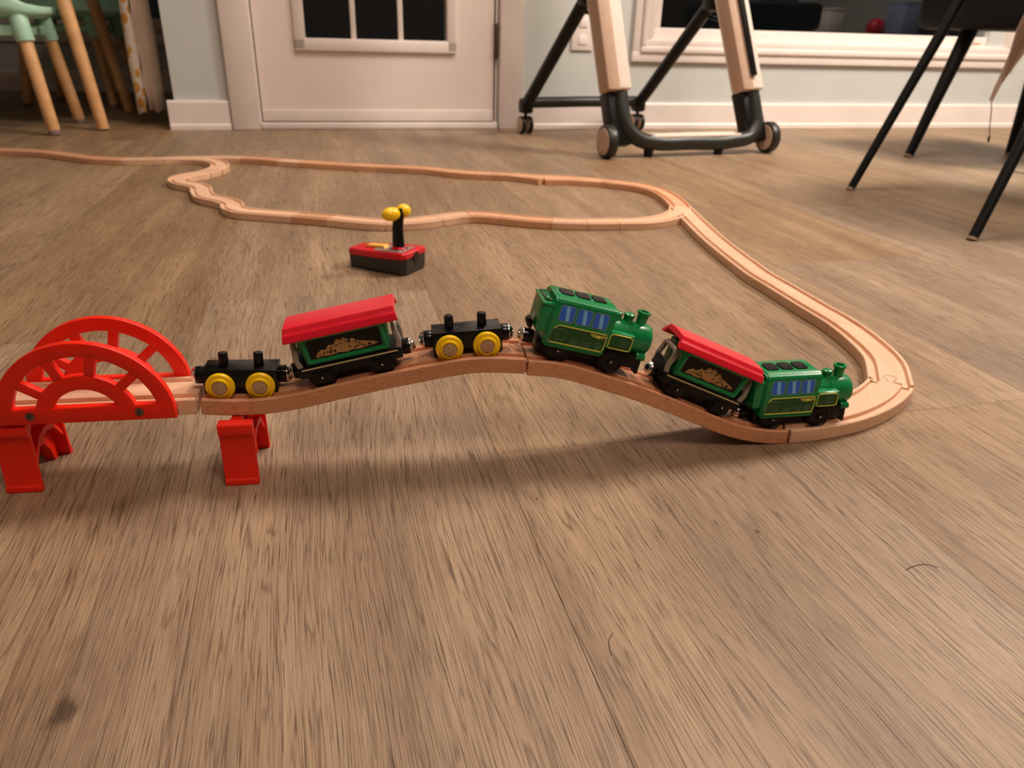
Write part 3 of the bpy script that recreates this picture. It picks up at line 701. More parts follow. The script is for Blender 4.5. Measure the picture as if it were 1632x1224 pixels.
def make_tender(label):
    t = thing('covered_tender', label, 'toy wagon', group='green tenders with red roofs'); A = 10.5        # axle height
    mb = MB().box((0, 0, (A+4.5)*k_), (0.0745, 0.0300, 0.0085), bevel=0.0012).box((0, 0, (A-2.5)*k_), (0.050, 0.019, 0.010), bevel=0.001)
    for sx in (-1, 1): mb.prism(mmp([(sx*35.0, A+1), (sx*38.2, A+1), (sx*39.0, A+12), (sx*38.0, A+16), (sx*36.2, A+16), (sx*35.8, A+10)]), 'y', -0.0105, 0.0105, bevel=0.0006)
    ch = mb.build('underframe', 'black_plastic', t, 30)
    for sx in (-1, 1):
        for sy in (-1, 1):
            MB().box((sx*0.0215, sy*0.0148, (A-1.0)*k_), (0.015, 0.003, 0.010), bevel=0.0012).lathe([(0, 0.0026), (0.0012, 0.0022), (0.0016, 0)], (sx*0.0215, sy*0.0162, (A-0.5)*k_), (0, sy, 0), 14).build('axle_box', 'black_plastic', ch, 30)
        for sy in (-1, 1):
            w_ = MB().lathe([(0, 0), (0, 0.0105), (0.0014, 0.0105), (0.0020, 0.0092), (0.0034, 0.0090), (0.0036, 0.0070), (0.0030, 0)], (sx*0.0215, sy*0.0110, 0.0105), (0, sy, 0), 32).build('wheel', 'black_plastic', t, 35)
            MB().ell((sx*0.0215, sy*0.0179, 0.0102), (0.0008, 0.0006, 0.0008), seg=8).build('axle_tip', 'chrome', w_, 60)
        coupling(t, sx*37.5, sx*42.8, A+2.6, sx, 6.0)
        # grey handrail hoop standing on the platform end
        y_ = 0.0120; x_ = sx*0.0350
        half = [(0.0000, 1.0, 7.5), (0.0016, 1.0, 14.0), (0.0006, 1.0, 20.0), (0.0006, 0.94, 24.4), (0.0008, 0.72, 26.6)]
        pts = [(x_+sx*dx, -y_*f, (A+z)*k_) for dx, f, z in half] + [(x_+sx*dx, y_*f, (A+z)*k_) for dx, f, z in half[::-1]]
        MB().tube(pts, 0.0022, seg=10).build('handrail', 'rail_grey', t, 60)
    for sy in (-1, 1):
        MB().box((0, sy*0.01515, (A+7.0)*k_), (0.0690, 0.0004, 0.0009)).build('stripe', 'pale_strip', ch)
    # body: walls lean outwards
    b = bmesh.new()
    V = [b.verts.new((x*k_, y*k_, z*k_)) for x, y, z in ((-29.5, -13.6, A+8.6), (29.5, -13.6, A+8.6), (29.5, 13.6, A+8.6), (-29.5, 13.6, A+8.6), (-32.0, -15.4, A+31.0), (32.0, -15.4, A+31.0), (32.0, 15.4, A+31.0), (-32.0, 15.4, A+31.0))]
    for f in ((0, 1, 2, 3), (4, 7, 6, 5), (0, 4, 5, 1), (1, 5, 6, 2), (2, 6, 7, 3), (3, 7, 4, 0)): b.faces.new([V[i] for i in f])
    bmesh.ops.recalc_face_normals(b, faces=b.faces); bmesh.ops.bevel(b, geom=list(b.edges), offset=0.0009, segments=2, affect='EDGES')
    mb = MB(); mb._add(b)
    body = mb.build('body', 'green', t, 35)
    rnd = random.Random(3)
    for sy in (-1, 1):
        def P(x, z, d=0.0):  # point on the leaning side wall, z above axle
            f = (z-8.6)/22.4; return Vector((x*k_, sy*(13.6+1.8*f+d)*k_, (A+z)*k_))
        def poly(name, mat, pts, d0, d1):
            b = bmesh.new(); a = [b.verts.new(P(x, z, d0)) for x, z in pts]; c_ = [b.verts.new(P(x, z, d1)) for x, z in pts]
            b.faces.new(a); b.faces.new(c_[::-1]); n = len(pts)
            for i in range(n): b.faces.new((a[i], c_[i], c_[(i+1) % n], a[(i+1) % n]))
            bmesh.ops.recalc_face_normals(b, faces=b.faces); q_ = MB(); q_._add(b); return q_.build(name, mat, body, 30)
        pn = poly('side_panel', 'panel_black', rrect(-26.0, 25.5, 13.2, 28.0, 1.2), -0.6, 0.12)
        # raised green frame round the panel
        fr = rrect(-28.0, 27.5, 11.2, 30.0, 2.0); MB().tube([P(x, z, 0.25) for x, z in fr], 0.0011, seg=8, closed=True).build('panel_frame', 'green', body, 60)
        # gold mountain print
        mt = [(-22, 14.2), (-20.5, 17.2), (-17, 19.5), (-14.5, 18.6), (-11, 22), (-8, 21.2), (-5, 25.2), (-2.2, 23.8), (0, 25.6), (3.2, 22.8), (6, 23.6), (9, 20.6), (12.5, 19.8), (16, 18.6), (20, 17.6), (22.5, 16.0), (19, 15.2), (14, 14.8), (9, 14.2), (4, 14.8), (0, 14.0), (-6, 14.8), (-12, 14.0), (-17, 14.6)]
        poly('mountain_print', 'gold', mt, 0.13, 0.26)
        for k in range(30):
            x = rnd.uniform(-19, 17); zt = 25.2 - abs(x+1)*0.42; z = rnd.uniform(15.0, max(16.2, zt-2.4)); s1 = rnd.uniform(0.9, 2.2); s2 = rnd.uniform(0.9, 2.4); lean = rnd.choice((-1, 1))
            q_ = [(x, z), (x+s1*0.6, z+0.2), (x+lean*s1+s1*0.7, z+s2), (x+lean*s1*0.6, z+s2*0.75)]
            poly('mountain_shadow', 'panel_black', q_, 0.27, 0.34)
    # roof: folded crimson shell with hipped ends
    b = bmesh.new(); prof = [(-19.0, 30.2), (-19.4, 31.4), (-17.2, 35.6), (-15.6, 36.2), (-13.2, 39.4), (-4.5, 40.0), (4.5, 40.0), (13.2, 39.4), (15.6, 36.2), (17.2, 35.6), (19.4, 31.4), (19.0, 30.2), (15.4, 30.9), (12.0, 35.5), (-12.0, 35.5), (-15.4, 30.9)]
    rings = []
    for x, ins in ((-1, 1), (1, 1)):
        rings.append([b.verts.new((x*(40.2-(z-31)*0.16*(1 if abs(y) > 12 else 1.0))*k_, y*k_, (A+z)*k_)) for y, z in prof])
    n = len(prof)
    for i in range(n): b.faces.new((rings[0][i], rings[0][(i+1) % n], rings[1][(i+1) % n], rings[1][i]))
    b.faces.new(rings[0][::-1]); b.faces.new(rings[1])
    bmesh.ops.recalc_face_normals(b, faces=b.faces)
    ed = [e for e in b.edges if e.calc_face_angle(0) > 0.35]
    bmesh.ops.bevel(b, geom=ed, offset=0.0004, segments=2, affect='EDGES')
    mb = MB(); mb._add(b); mb.build('roof', 'roof_red', t, 20)
    return t
tb = make_tender('green tender with crimson roof climbing the hump, left of the crest')
tf = copy_tree(tb); tf['label'] = 'green tender with crimson roof tilted steeply down the right-hand slope'
place(tb, -0.3410, 0.043, 0.010); place(tf, -0.0888, 0.043, 0.010, 0.8, 0.0010)

def make_loco(label):
    t = thing('steam_locomotive', label, 'toy locomotive', group='green locomotives'); A = 11.0
    Z = lambda z: (A+z)*k_
    # chassis
    mb = MB().box((-0.002, 0, Z(-1.0)), (0.068, 0.019, 0.011), bevel=0.001).box((0.033, 0, Z(3.0)), (0.022, 0.024, 0.012), bevel=0.001)
    ch = mb.build('chassis', 'black_plastic', t, 30)
    MB().prism(mmp([(41.0, A+6.5), (45.6, A+6.5), (46.2, A-6.6), (43.4, A-6.6)]), 'y', -0.0125, 0.0125, bevel=0.0006).build('cowcatcher', 'black_plastic', ch, 30)
    for x in (-21.0, 21.5):
        for sy in (-1, 1):
            w_ = MB().lathe([(0, 0), (0, 0.0108), (0.0016, 0.0108), (0.0022, 0.0098), (0.0034, 0.0096), (0.0040, 0.0080), (0.0034, 0.0076), (0.0034, 0.0030), (0.0046, 0.0026), (0.0048, 0)], (x*k_, sy*0.0105, 0.0109), (0, sy, 0), 36).build('wheel', 'black_plastic', t, 35)
            MB().ell((x*k_, sy*0.0154, 0.0109), (0.0009, 0.0006, 0.0009), seg=8).build('axle_tip', 'chrome', w_, 60)
    # cab: tall box with chamfered roof edges
    prof = [(-16.6, 3.2), (-17.0, 4.0), (-17.0, 36.6), (-16.4, 38.2), (-12.6, 40.4), (12.6, 40.4), (16.4, 38.2), (17.0, 36.6), (17.0, 4.0), (16.6, 3.2)]
    b = bmesh.new(); R0 = []; R1 = []
    for y, z in prof:
        top = z > 40
        R0.append(b.verts.new(((-34.6+(1.6 if top else 0))*k_, y*k_, Z(z)))); R1.append(b.verts.new(((12.2+(2.6 if top else (2.6 if z > 36 else 0)))*k_, y*k_, Z(z))))
    n = len(prof)
    for i in range(n): b.faces.new((R0[i], R0[(i+1) % n], R1[(i+1) % n], R1[i]))
    b.faces.new(R0[::-1]); b.faces.new(R1); bmesh.ops.recalc_face_normals(b, faces=b.faces)
    bmesh.ops.bevel(b, geom=[e for e in b.edges if e.calc_face_angle(0) > 0.2], offset=0.0013, segments=3, affect='EDGES')
    mb = MB(); mb._add(b); cab = mb.build('cab', 'green', t, 35)
    # sloping back tank with recessed top
    mb = MB().box((-0.0378, 0, Z(23.0)), (0.0085, 0.0300, 0.0235), bevel=0.0012)
    tk = mb.build('rear_tank', 'green', t, 35)
    MB().box((-0.0380, 0, Z(35.2)), (0.0052, 0.0235, 0.0018), bevel=0.0003).build('coal_bed', 'green_dark', tk)
    rnd = random.Random(2)
    for k in range(16):
        MB().ell(((-38+rnd.uniform(-1.8, 1.8))*k_, rnd.uniform(-10.5, 10.5)*k_, Z(36.2)), (0.0011, 0.0011, 0.0008), seg=8).build('coal_lump', 'green', tk, 60)
    MB().box((-0.0378, 0, Z(33.2)), (0.0098, 0.0312, 0.0016), bevel=0.0004).build('tank_lip', 'green', tk)
    # rear coupling with hook plate
    coupling(t, -39.0, -46.8, A+1.9, -1, 5.6)
    pts = [(-43.0, 8.0), (-46.5, 10.5), (-47.8, 14.0), (-46.0, 17.0), (-43.5, 16.0), (-42.0, 11.0)]
    MB().prism([(x*k_, Z(z)) for x, z in pts], 'y', -0.0050, 0.0050, bevel=0.0012, seg=2).build('hook', 'black_gloss', t, 35)
    # boiler, smokebox, funnels
    mb = MB().lathe([(0, 0.0119), (0.0165, 0.0119), (0.0168, 0.0116), (0.0171, 0.0119), (0.0350, 0.0121), (0.0368, 0.0112), (0.0378, 0.0096), (0.0381, 0.0)], (0.0122, 0, Z(18.2)), (1, 0, 0), 48)
    bo = mb.build('boiler', 'green', t, 30)
    MB().lathe([(0, 0.0062), (0.0012, 0.0058), (0.0018, 0.0040), (0.0020, 0)], (0.0502, 0, Z(18.2)), (1, 0, 0), 24).build('boiler_door', 'green', bo, 30)
    MB().lathe([(0, 0), (0, 0.0046), (0.0020, 0.0038), (0.0090, 0.0044), (0.0098, 0.0053), (0.0112, 0.0053), (0.0116, 0.0049), (0.0116, 0.0030), (0.0075, 0.0028), (0.0075, 0)], (0.0398, 0, Z(28.2)), (0, 0, 1), 32).build('chimney', 'green', t, 40)
    MB().lathe([(0, 0.0040), (0.0040, 0.0036), (0.0050, 0.0044), (0.0066, 0.0044), (0.0074, 0.0034), (0.0077, 0)], (0.0292, 0, Z(28.6)), (0, 0, 1), 28).build('steam_dome', 'green', t, 40)
    MB().lathe([(0, 0.0034), (0.0040, 0.0030), (0.0050, 0.0034), (0.0062, 0.0032), (0.0068, 0.0024), (0.0070, 0)], (0.0205, 0, Z(28.6)), (0, 0, 1), 28).build('steam_dome', 'green', t, 40)
    for sy in (-1, 1):
        MB().box((0.0224, sy*0.0127, Z(17.2)), (0.0212, 0.0088, 0.0134), bevel=0.0012).build('side_tank', 'green', t, 35)
        MB().cyl((0.0405, sy*0.0098, Z(7.2)), (0.0480, sy*0.0098, Z(7.2)), 0.0031, seg=20, bevel=0.0008).build('buffer', 'green', t, 40)
        y = sy*0.01702
        for i, x0 in enumerate((-28.9, -15.8, -2.9)):
            wf = decal(cab, 'window', 'grey_blue', rrect(x0-0.5, x0+11.5, A+23.4, A+36.0, 2.2, 0.0), y, sy, 0.00014)
            wp = decal(wf, 'pane', 'blue', rrect(x0+0.3, x0+10.7, A+24.2, A+35.2, 1.6, 0.0), y+sy*0.00015, sy, 0.00012)
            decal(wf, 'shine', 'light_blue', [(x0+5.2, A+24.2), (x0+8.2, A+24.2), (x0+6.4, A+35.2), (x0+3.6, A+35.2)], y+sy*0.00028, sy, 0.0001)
        pl = [(-27.5, 19.6), (-26, 20.4), (11.6, 20.4), (12.2-1.2, 19.4), (11.2, 8.2), (10.2, 6.8), (-30.6, 6.8), (-31.2, 7.8), (-31.0, 9.2), (-29.6, 16.6)]
        pl = [(-29.4, 17.4), (-26.6, 20.4), (10.9, 20.4), (10.9, 18.6), (11.5, 18.0), (11.5, 9.0), (10.6, 8.4), (10.6, 6.8), (-30.4, 6.8), (-31.2, 8.4)]
        pl = [(x-0.3, A+z) for x, z in pl]
        decal(cab, 'panel', 'green_dark', pl, y, sy, 0.00008)
        outline(cab, 'panel_border', 'yellow_line', pl, y+sy*0.00005, 0.42)
        sp = [(x, A+z) for x, z in ((13.6, 12.6), (13.6, 20.6), (15.0, 22.4), (29.6, 22.4), (31.4, 20.6), (31.4, 12.8), (29.8, 11.4), (15.0, 11.4))]
        decal(t, 'side_tank_panel', 'green_dark', sp, sy*0.01712, sy, 0.0001)
        outline(t, 'side_tank_border', 'yellow_line', sp, sy*0.01718, 0.38)
        outline(cab, 'hatch_line', 'grey_line', rrect(-27.6, -20.0, A+9.5, A+17.6, 1.6), y+sy*0.00008, 0.22)
        MB().box((-0.0254, y+sy*0.0001, Z(13.6)), (0.0004, 0.0002, 0.0045)).build('hatch_line', 'grey_line', cab)
        for (xa, xb, zs) in ((-15.8, -8.6, (8.6, 10.0, 11.4)), (-6.8, 0.6, (8.4, 9.8, 11.2))):
            for z in zs: MB().box(((xa+xb)/2*k_, y+sy*0.0001, Z(z)), ((xb-xa)*k_, 0.0002, 0.00035)).build('vent_line', 'grey_line', cab)
        for z in (14.6, 16.4, 18.2): MB().box((0.0252, sy*0.01722, Z(z)), (0.0072, 0.0002, 0.00035)).build('vent_line', 'grey_line', t)
        outline(cab, 'dial', 'grey_line', [(6.2+2.6*math.cos(a), A+10.4+2.6*math.sin(a)) for a in [2*PI*i/20 for i in range(20)]], y+sy*0.00008, 0.25)
        MB().box((0.0062, y+sy*0.0001, Z(10.4)), (0.0034, 0.0002, 0.0005)).box((0.0062, y+sy*0.0001, Z(10.4)), (0.0005, 0.0002, 0.0034)).build('dial_cross', 'grey_line', cab)
        # winged emblem
        em = MB()
        for j, (xa, xb, z) in enumerate(((-2.0, 3.2, 18.9), (6.6, 11.4, 18.9), (-1.0, 3.2, 18.0), (6.6, 10.4, 18.0), (0.2, 3.2, 17.1), (6.6, 9.2, 17.1))):
            em.box(((xa+xb)/2*k_, y+sy*0.00012, Z(z)), ((xb-xa)*k_, 0.0002, 0.00042))
        em.prism([(x*k_, Z(z)) for x, z in ((3.8, 16.6), (6.0, 16.6), (6.8, 17.8), (6.0, 19.0), (3.8, 19.0), (3.0, 17.8))], 'y', y+sy*0.0001, y+sy*0.00022)
        em.build('emblem', 'yellow_line', cab, 30)
    # three roof push buttons
    for i, x in enumerate((-23.6, -10.8, 2.0)):
        bt = MB().prism([(a*k_, b_*k_) for a, b_ in [(px, py) for px, py in rrect(x-5.3, x+5.3, -6.4, 6.4, 2.6)]], 'z', Z(40.3), Z(41.5), bevel=0.0003).build('button', 'key_black', t, 35)
        MB().tube([((x-2.6)*k_, 0.002, Z(41.55)), (x*k_, -0.0018, Z(41.55)), ((x+2.6)*k_, 0.002, Z(41.55))], 0.00035, seg=6).build('button_mark', 'hinge', bt)
    return t
le = make_loco('green toy steam locomotive with blue windows on the crest, nose down the slope')
lg = copy_tree(le); lg['label'] = 'leading green toy steam locomotive at the foot of the slope, far right of the train'
place(le, -0.1808, 0.0425, 0.011, 3.0, 0.0014); place(lg, 0.0063, 0.0425, 0.011)

# ------------------------------------------------------------------ remote control
rc = thing('remote_control', 'red and charcoal toy remote control with a yellow topped stick, on the floor', 'remote control', (-0.147, 0.951, 0), math.radians(155.5))
# local x runs from the front edge to the tail, local -y is towards the far side after the turn
out = [(0.005, 0.0), (0.0, -0.005), (-0.001, -0.051), (0.003, -0.056), (0.045, -0.053), (0.088, -0.042), (0.094, -0.037), (0.096, -0.010), (0.091, -0.004), (0.050, 0.001)]
def loft(name, mat, parent, levels, bev=0.0008):
    b = bmesh.new(); rings = []
    cx = sum(p[0] for p in out)/len(out); cy = sum(p[1] for p in out)/len(out)
    for sc, zf in levels:
        rings.append([b.verts.new((cx+(x-cx)*sc, cy+(y-cy)*sc, zf(x))) for x, y in out])
    n = len(out)
    for A_, B_ in zip(rings, rings[1:]):
        for i in range(n): b.faces.new((A_[i], A_[(i+1) % n], B_[(i+1) % n], B_[i]))
    b.faces.new(rings[0][::-1]); b.faces.new(rings[-1]); bmesh.ops.recalc_face_normals(b, faces=b.faces)
    bmesh.ops.bevel(b, geom=[e for e in b.edges if e.calc_face_angle(0) > 0.25], offset=bev, segments=2, affect='EDGES')
    mb = MB(); mb._add(b); return mb.build(name, mat, parent, 40)
zt = lambda x: 0.0305-0.045*x
def foot(x): return 0.0 if (x < 0.006 or x > 0.08) else 0.0028
loft('base', 'remote_grey', rc, [(0.97, foot), (0.99, lambda x: 0.006), (1.0, lambda x: zt(x)-0.0085)])
loft('top_shell', 'remote_red', rc, [(1.012, lambda x: zt(x)-0.0085), (1.012, lambda x: zt(x)-0.0020), (0.97, lambda x: zt(x))], 0.0010)
MB().lathe([(0, 0), (0, 0.0068), (0.0012, 0.0068), (0.0012, 0.0)], (-0.0008, -0.028, 0.0215), (-1, 0, 0), 24).build('sensor_notch', 'black_gloss', rc, 40)
pl = MB().prism([(0.008, -0.006), (0.008, -0.041), (0.050, -0.040), (0.056, -0.034), (0.056, -0.012), (0.050, -0.006)], 'z', -0.0003, 0.0003).build('control_plate', 'rail_grey', rc)
pl.location = (0, 0, 0.0308); pl.rotation_euler = (0, math.atan(0.045), 0)
MB().lathe([(0, 0.0135), (0.0012, 0.0130), (0.0014, 0.0115), (0.0008, 0.010)], (0.024, -0.024, 0.0296), (0.045, 0, 1), 32).build('ring', 'chrome', rc, 50)
MB().lathe([(0, 0.0105), (0.002, 0.0100), (0.0040, 0.0072), (0.0046, 0)], (0.024, -0.024, 0.0296), (0.045, 0, 1), 32).build('stick_base', 'remote_red', rc, 50)
MB().box((0.018, -0.012, 0.0305), (0.006, 0.005, 0.0018), bevel=0.0006).build('light_button', 'chrome', rc)
sl = MB().prism([(0.046, 0.0), (0.049, 0.0050), (0.053, 0.0040), (0.076, 0.0030), (0.080, 0.0)], 'y', -0.036, -0.024, bevel=0.0006).build('slider', 'slider', rc, 35); sl.location = (-0.004, 0.006, 0.0292); sl.rotation_euler = (0, 0.02, 0)
stick = MB().tube([(0.024, -0.024, 0.033), (0.0242, -0.024, 0.045), (0.0242, -0.024, 0.058), (0.0225, -0.024, 0.070), (0.0215, -0.024, 0.0775), (0.0225, -0.024, 0.0845)], 0.0075, seg=20, sx=0.62, radii=[0.0092, 0.0086, 0.0080, 0.0078, 0.0080, 0.0070], up=(1, 0, 0)).build('stick', 'black_plastic', rc, 60)
ka = math.radians(-112); kd = Vector((math.cos(ka), math.sin(ka), 0.10))
for sx, lr, of in ((1, 0.0105, 0.0082), (-1, 0.0140, 0.0112)):
    MB().ell(Vector((0.0222, -0.024, 0.0795))+kd*sx*of, (lr, 0.0094, 0.0092), rot=Matrix.Rotation(ka, 3, 'Z'), seg=28).build('knob', 'yellow_wheel', rc, 60)

# ------------------------------------------------------------------ highchair
hc = thing('highchair', 'folding highchair frame with cream front legs, charcoal base and wheels', 'highchair')
FL, FR = Vector((0.235, 2.045, 0)), Vector((0.712, 2.235, 0)); ax = (FR-FL).normalized(); nb = Vector((-ax.y, ax.x, 0))
RL, RR = Vector((0.020, 2.527, 0)), Vector((0.405, 2.700, 0))
def wheel(name, c, r, w, matT, matH, parent):
    o = MB().cyl(c-ax*w/2, c+ax*w/2, r, seg=32, bevel=w*0.22).build(name, matT, parent, 40)
    for s_ in (-1, 1): MB().lathe([(0, r*0.8), (0.0015, r*0.78), (0.002, r*0.5), (0.002, 0)], c+ax*s_*(w/2+0.0002), ax*s_, 32).build('hub', matH, o, 40)
wheel('wheel', FL+Vector((0, 0, 0.043)), 0.043, 0.026, 'hc_dark', 'hc_side', hc)
wheel('wheel', FR+ax*0.006+Vector((0, 0, 0.043)), 0.043, 0.026, 'hc_dark', 'hc_side', hc)
# U shaped base: legs descending into a low front bar
LL = FL+ax*0.045+Vector((0, 0, 0)); LR = FR-ax*0.045
lean = nb*0.36                                   # legs lean back going up
def legp(base, z, side): return base + Vector((0, 0, z)) + lean*(z-0.04) - ax*side*0.16*(z-0.04)*0
def legpos(side, z):
    b = FL+ax*0.052 if side < 0 else FR-ax*0.028
    return Vector((b.x, b.y, z)) + nb*0.33*(z-0.05) - ax*(0.07 if side < 0 else 0.17)*(z-0.05)
pts = [legpos(-1, 0.160), legpos(-1, 0.11), legpos(-1, 0.075)+ax*0.010, FL+ax*0.095+Vector((0, 0, 0.047))-nb*0.0, FL+ax*0.145+Vector((0, 0, 0.037)), FL+ax*0.25+Vector((0, 0, 0.035)), FR-ax*0.12+Vector((0, 0, 0.036)), FR-ax*0.055+Vector((0, 0, 0.050)), legpos(1, 0.08)-ax*0.004, legpos(1, 0.11), legpos(1, 0.160)]
pts = [p - nb*0.0 for p in catmull([tuple(p) for p in pts], 8)]
MB().tube(pts, 0.0205, seg=16, up=None).build('front_base_tube', 'hc_dark', hc, 60)
for side in (-1, 1):
    a, b = legpos(side, 0.030)+nb*0.018, legpos(side, 0.160)+nb*0.020
    d = (b-a).normalized(); rot = Matrix((ax, nb, d)).transposed()
    rot = Matrix(((ax.x, d.cross(ax).x, d.x), (ax.y, d.cross(ax).y, d.y), (ax.z, d.cross(ax).z, d.z)))
    MB().box((a+b)/2 - ax*0.008, (0.062, 0.052, (b-a).length), rot=rot, bevel=0.006).build('leg_sleeve', 'hc_black', hc, 40)
    a, b = legpos(side, 0.160)+nb*0.010, legpos(side, 0.95)+nb*0.010
    leg = MB().box((a+b)/2 - ax*0.010, (0.070, 0.060, (b-a).length), rot=rot, bevel=0.007, seg=3).build('front_leg', 'hc_cream', hc, 40)
    # beige inner shell on the far-left flank of each leg
    MB().box((a+b)/2 - ax*0.028 - nb*0.0065, (0.036, 0.052, (b-a).length-0.001), rot=rot, bevel=0.004).build('leg_flank', 'hc_side', leg, 40)
    if side > 0:
        a, b = legpos(1, 0.205), legpos(1, 0.80)
        MB().box((a+b)/2 - ax*0.006 - nb*0.0285, (0.017, 0.010, (b-a).length), rot=rot, bevel=0.002).build('height_slot', 'hc_black', leg, 40)
# step plate and feet
mb = MB(); c = (FL+FR)/2
rotb = Matrix((ax, nb, Vector((0, 0, 1)))).transposed()
mb.box(c+nb*0.012+ax*0.012+Vector((0, 0, 0.053)), (0.300, 0.050, 0.008), rot=rotb, bevel=0.003).build('step_plate', 'hc_cream', hc, 40)
for d_ in (0.128, 0.470-0.115):
    MB().cyl(FL+ax*d_+Vector((0, 0, 0.0)), FL+ax*d_+Vector((0, 0, 0.026)), 0.012, 0.015, seg=16, bevel=0.001).build('foot_pad', 'hc_black', hc, 40)
# rear frame
def rear(side):
    b = RL if side < 0 else RR
    top = legpos(side, 0.425)+nb*0.045-ax*0.006
    lo = Vector((b.x, b.y, 0.085)); bend = lo+(top-lo)*0.16+Vector((0, 0, -0.004))
    MB().tube([lo-ax*0.002, lo+(top-lo)*0.12, lo+(top-lo)*0.5, top], 0.0185, seg=16).build('rear_leg', 'hc_black', hc, 60)
    MB().box(lo+(top-lo)*0.93+Vector((0, 0, 0.012)), (0.056, 0.05, 0.095), rot=rotb, bevel=0.012).build('hinge_bracket', 'hc_black', hc, 40)
    MB().tube([lo+(top-lo)*0.80, lo+(top-lo)*0.84+ax*0.035-nb*0.02-Vector((0, 0, 0.025)), legpos(side, 0.300)+nb*0.030], 0.0055, seg=10).build('brace', 'hc_black', hc, 60)
    MB().box(lo+Vector((0, 0, 0.0)), (0.040, 0.046, 0.046), rot=rotb, bevel=0.010).build('caster_housing', 'hc_black', hc, 40)
    MB().cyl(Vector((b.x, b.y, 0.03)), lo, 0.006, seg=10).build('caster_stem', 'hc_black', hc)
    for s_ in (-1, 1): wheel('caster_wheel', Vector((b.x, b.y, 0.0275))+ax*s_*0.0125, 0.0272, 0.013, 'hc_black', 'hc_side', hc)
rear(-1); rear(1)
MB().tube([RL+Vector((0, 0, 0.095)), RL+(RR-RL)*0.5+Vector((0, 0, 0.096)), RR+Vector((0, 0, 0.095))], 0.0170, seg=14).build('rear_crossbar', 'hc_dark', hc, 60)

# ------------------------------------------------------------------ black dining chairs at the right
def dining_chair(label, center, feet, seat_z, radii, box=False):
    t = thing('dining_chair', label, 'chair', (center[0], center[1], 0), group='black dining chairs')
    for f in feet:
        fv = Vector((f[0]-center[0], f[1]-center[1], 0)); top = Vector((f[2]-center[0], f[3]-center[1], seat_z))
        u = (top-fv).normalized()
        lg_ = MB().tube([fv+u*0.004, fv+(top-fv)*0.5, top], 0.01, seg=14, radii=radii).build('leg', 'chair_black', t, 60)
        MB().cyl(fv, fv+u*0.005, radii[0]+0.0005, seg=14).build('foot_pad', 'pad', lg_)
    if box:
        MB().box((0.06, 0.03, seat_z+0.055), (0.46, 0.44, 0.11), rot=Matrix.Rotation(YAW, 3, 'Z'), bevel=0.03, seg=4).build('seat', 'seat_black', t, 50)
        return t
    b = bmesh.new(); n, k = 28, 7; rings = []
    for i in range(k):
        q_ = i/(k-1); rr = 0.05+0.175*q_**0.7; z = seat_z+0.004+0.045*q_**3
        rings.append([b.verts.new((rr*1.05*math.cos(2*PI*j/n), rr*math.sin(2*PI*j/n), z)) for j in range(n)])
    for A_, B_ in zip(rings, rings[1:]):
        for j in range(n): b.faces.new((A_[j], A_[(j+1) % n], B_[(j+1) % n], B_[j]))
    b.faces.new(rings[0][::-1])
    mb = MB(); mb._add(b); mb.box((0, 0, seat_z-0.004), (0.22, 0.22, 0.014), bevel=0.004)
    mb.ell((0, 0, seat_z+0.045), (0.235, 0.225, 0.035), seg=32)
    mb.build('seat', 'seat_black', t, 50)
    return t
def add_back(t, ang, seat_z):
    b = bmesh.new(); n, k = 17, 8; g_ = []
    for i in range(k):
        z = seat_z+0.04+i/(k-1)*0.36
        g_.append([b.verts.new(((0.235+0.05*i/(k-1))*math.cos(ang+(j/(n-1)-0.5)*2.0), (0.225+0.05*i/(k-1))*math.sin(ang+(j/(n-1)-0.5)*2.0), z+0.02*math.cos((j/(n-1)-0.5)*PI))) for j in range(n)])
    for i in range(k-1):
        for j in range(n-1): b.faces.new((g_[i][j], g_[i][j+1], g_[i+1][j+1], g_[i+1][j]))
    mb = MB(); mb._add(b); o = mb.build('backrest', 'seat_black', t, 60)
    md = o.modifiers.new('thickness', 'SOLIDIFY'); md.thickness = 0.018
# near chair: two feet in view, the far pair beyond the right edge
chA = dining_chair('nearer black dining chair with thin splayed legs at the right edge', (1.12, 1.58), ((0.740, 1.680, 0.945, 1.762), (0.771, 1.243, 0.968, 1.395), (1.44, 1.22, 1.27, 1.37), (1.47, 1.72, 1.29, 1.76)), 0.450, [0.0085, 0.0105, 0.0130])
add_back(chA, math.radians(0), 0.450)
chB = dining_chair('farther black dining chair with its dark seat beside the window', (1.36, 2.235), ((1.130, 2.232, 1.249, 2.30), (1.492, 2.347, 1.50, 2.36), (1.32, 1.97, 1.33, 2.08), (1.66, 2.09, 1.58, 2.12)), 0.335, [0.0125, 0.0165, 0.0215], True)
bk = MB().box((0.24, -0.10, 0.68), (0.42, 0.04, 0.50), rot=Matrix.Rotation(math.radians(-60), 3, 'Z'), bevel=0.018, seg=3).build('backrest', 'seat_black', chB, 50)
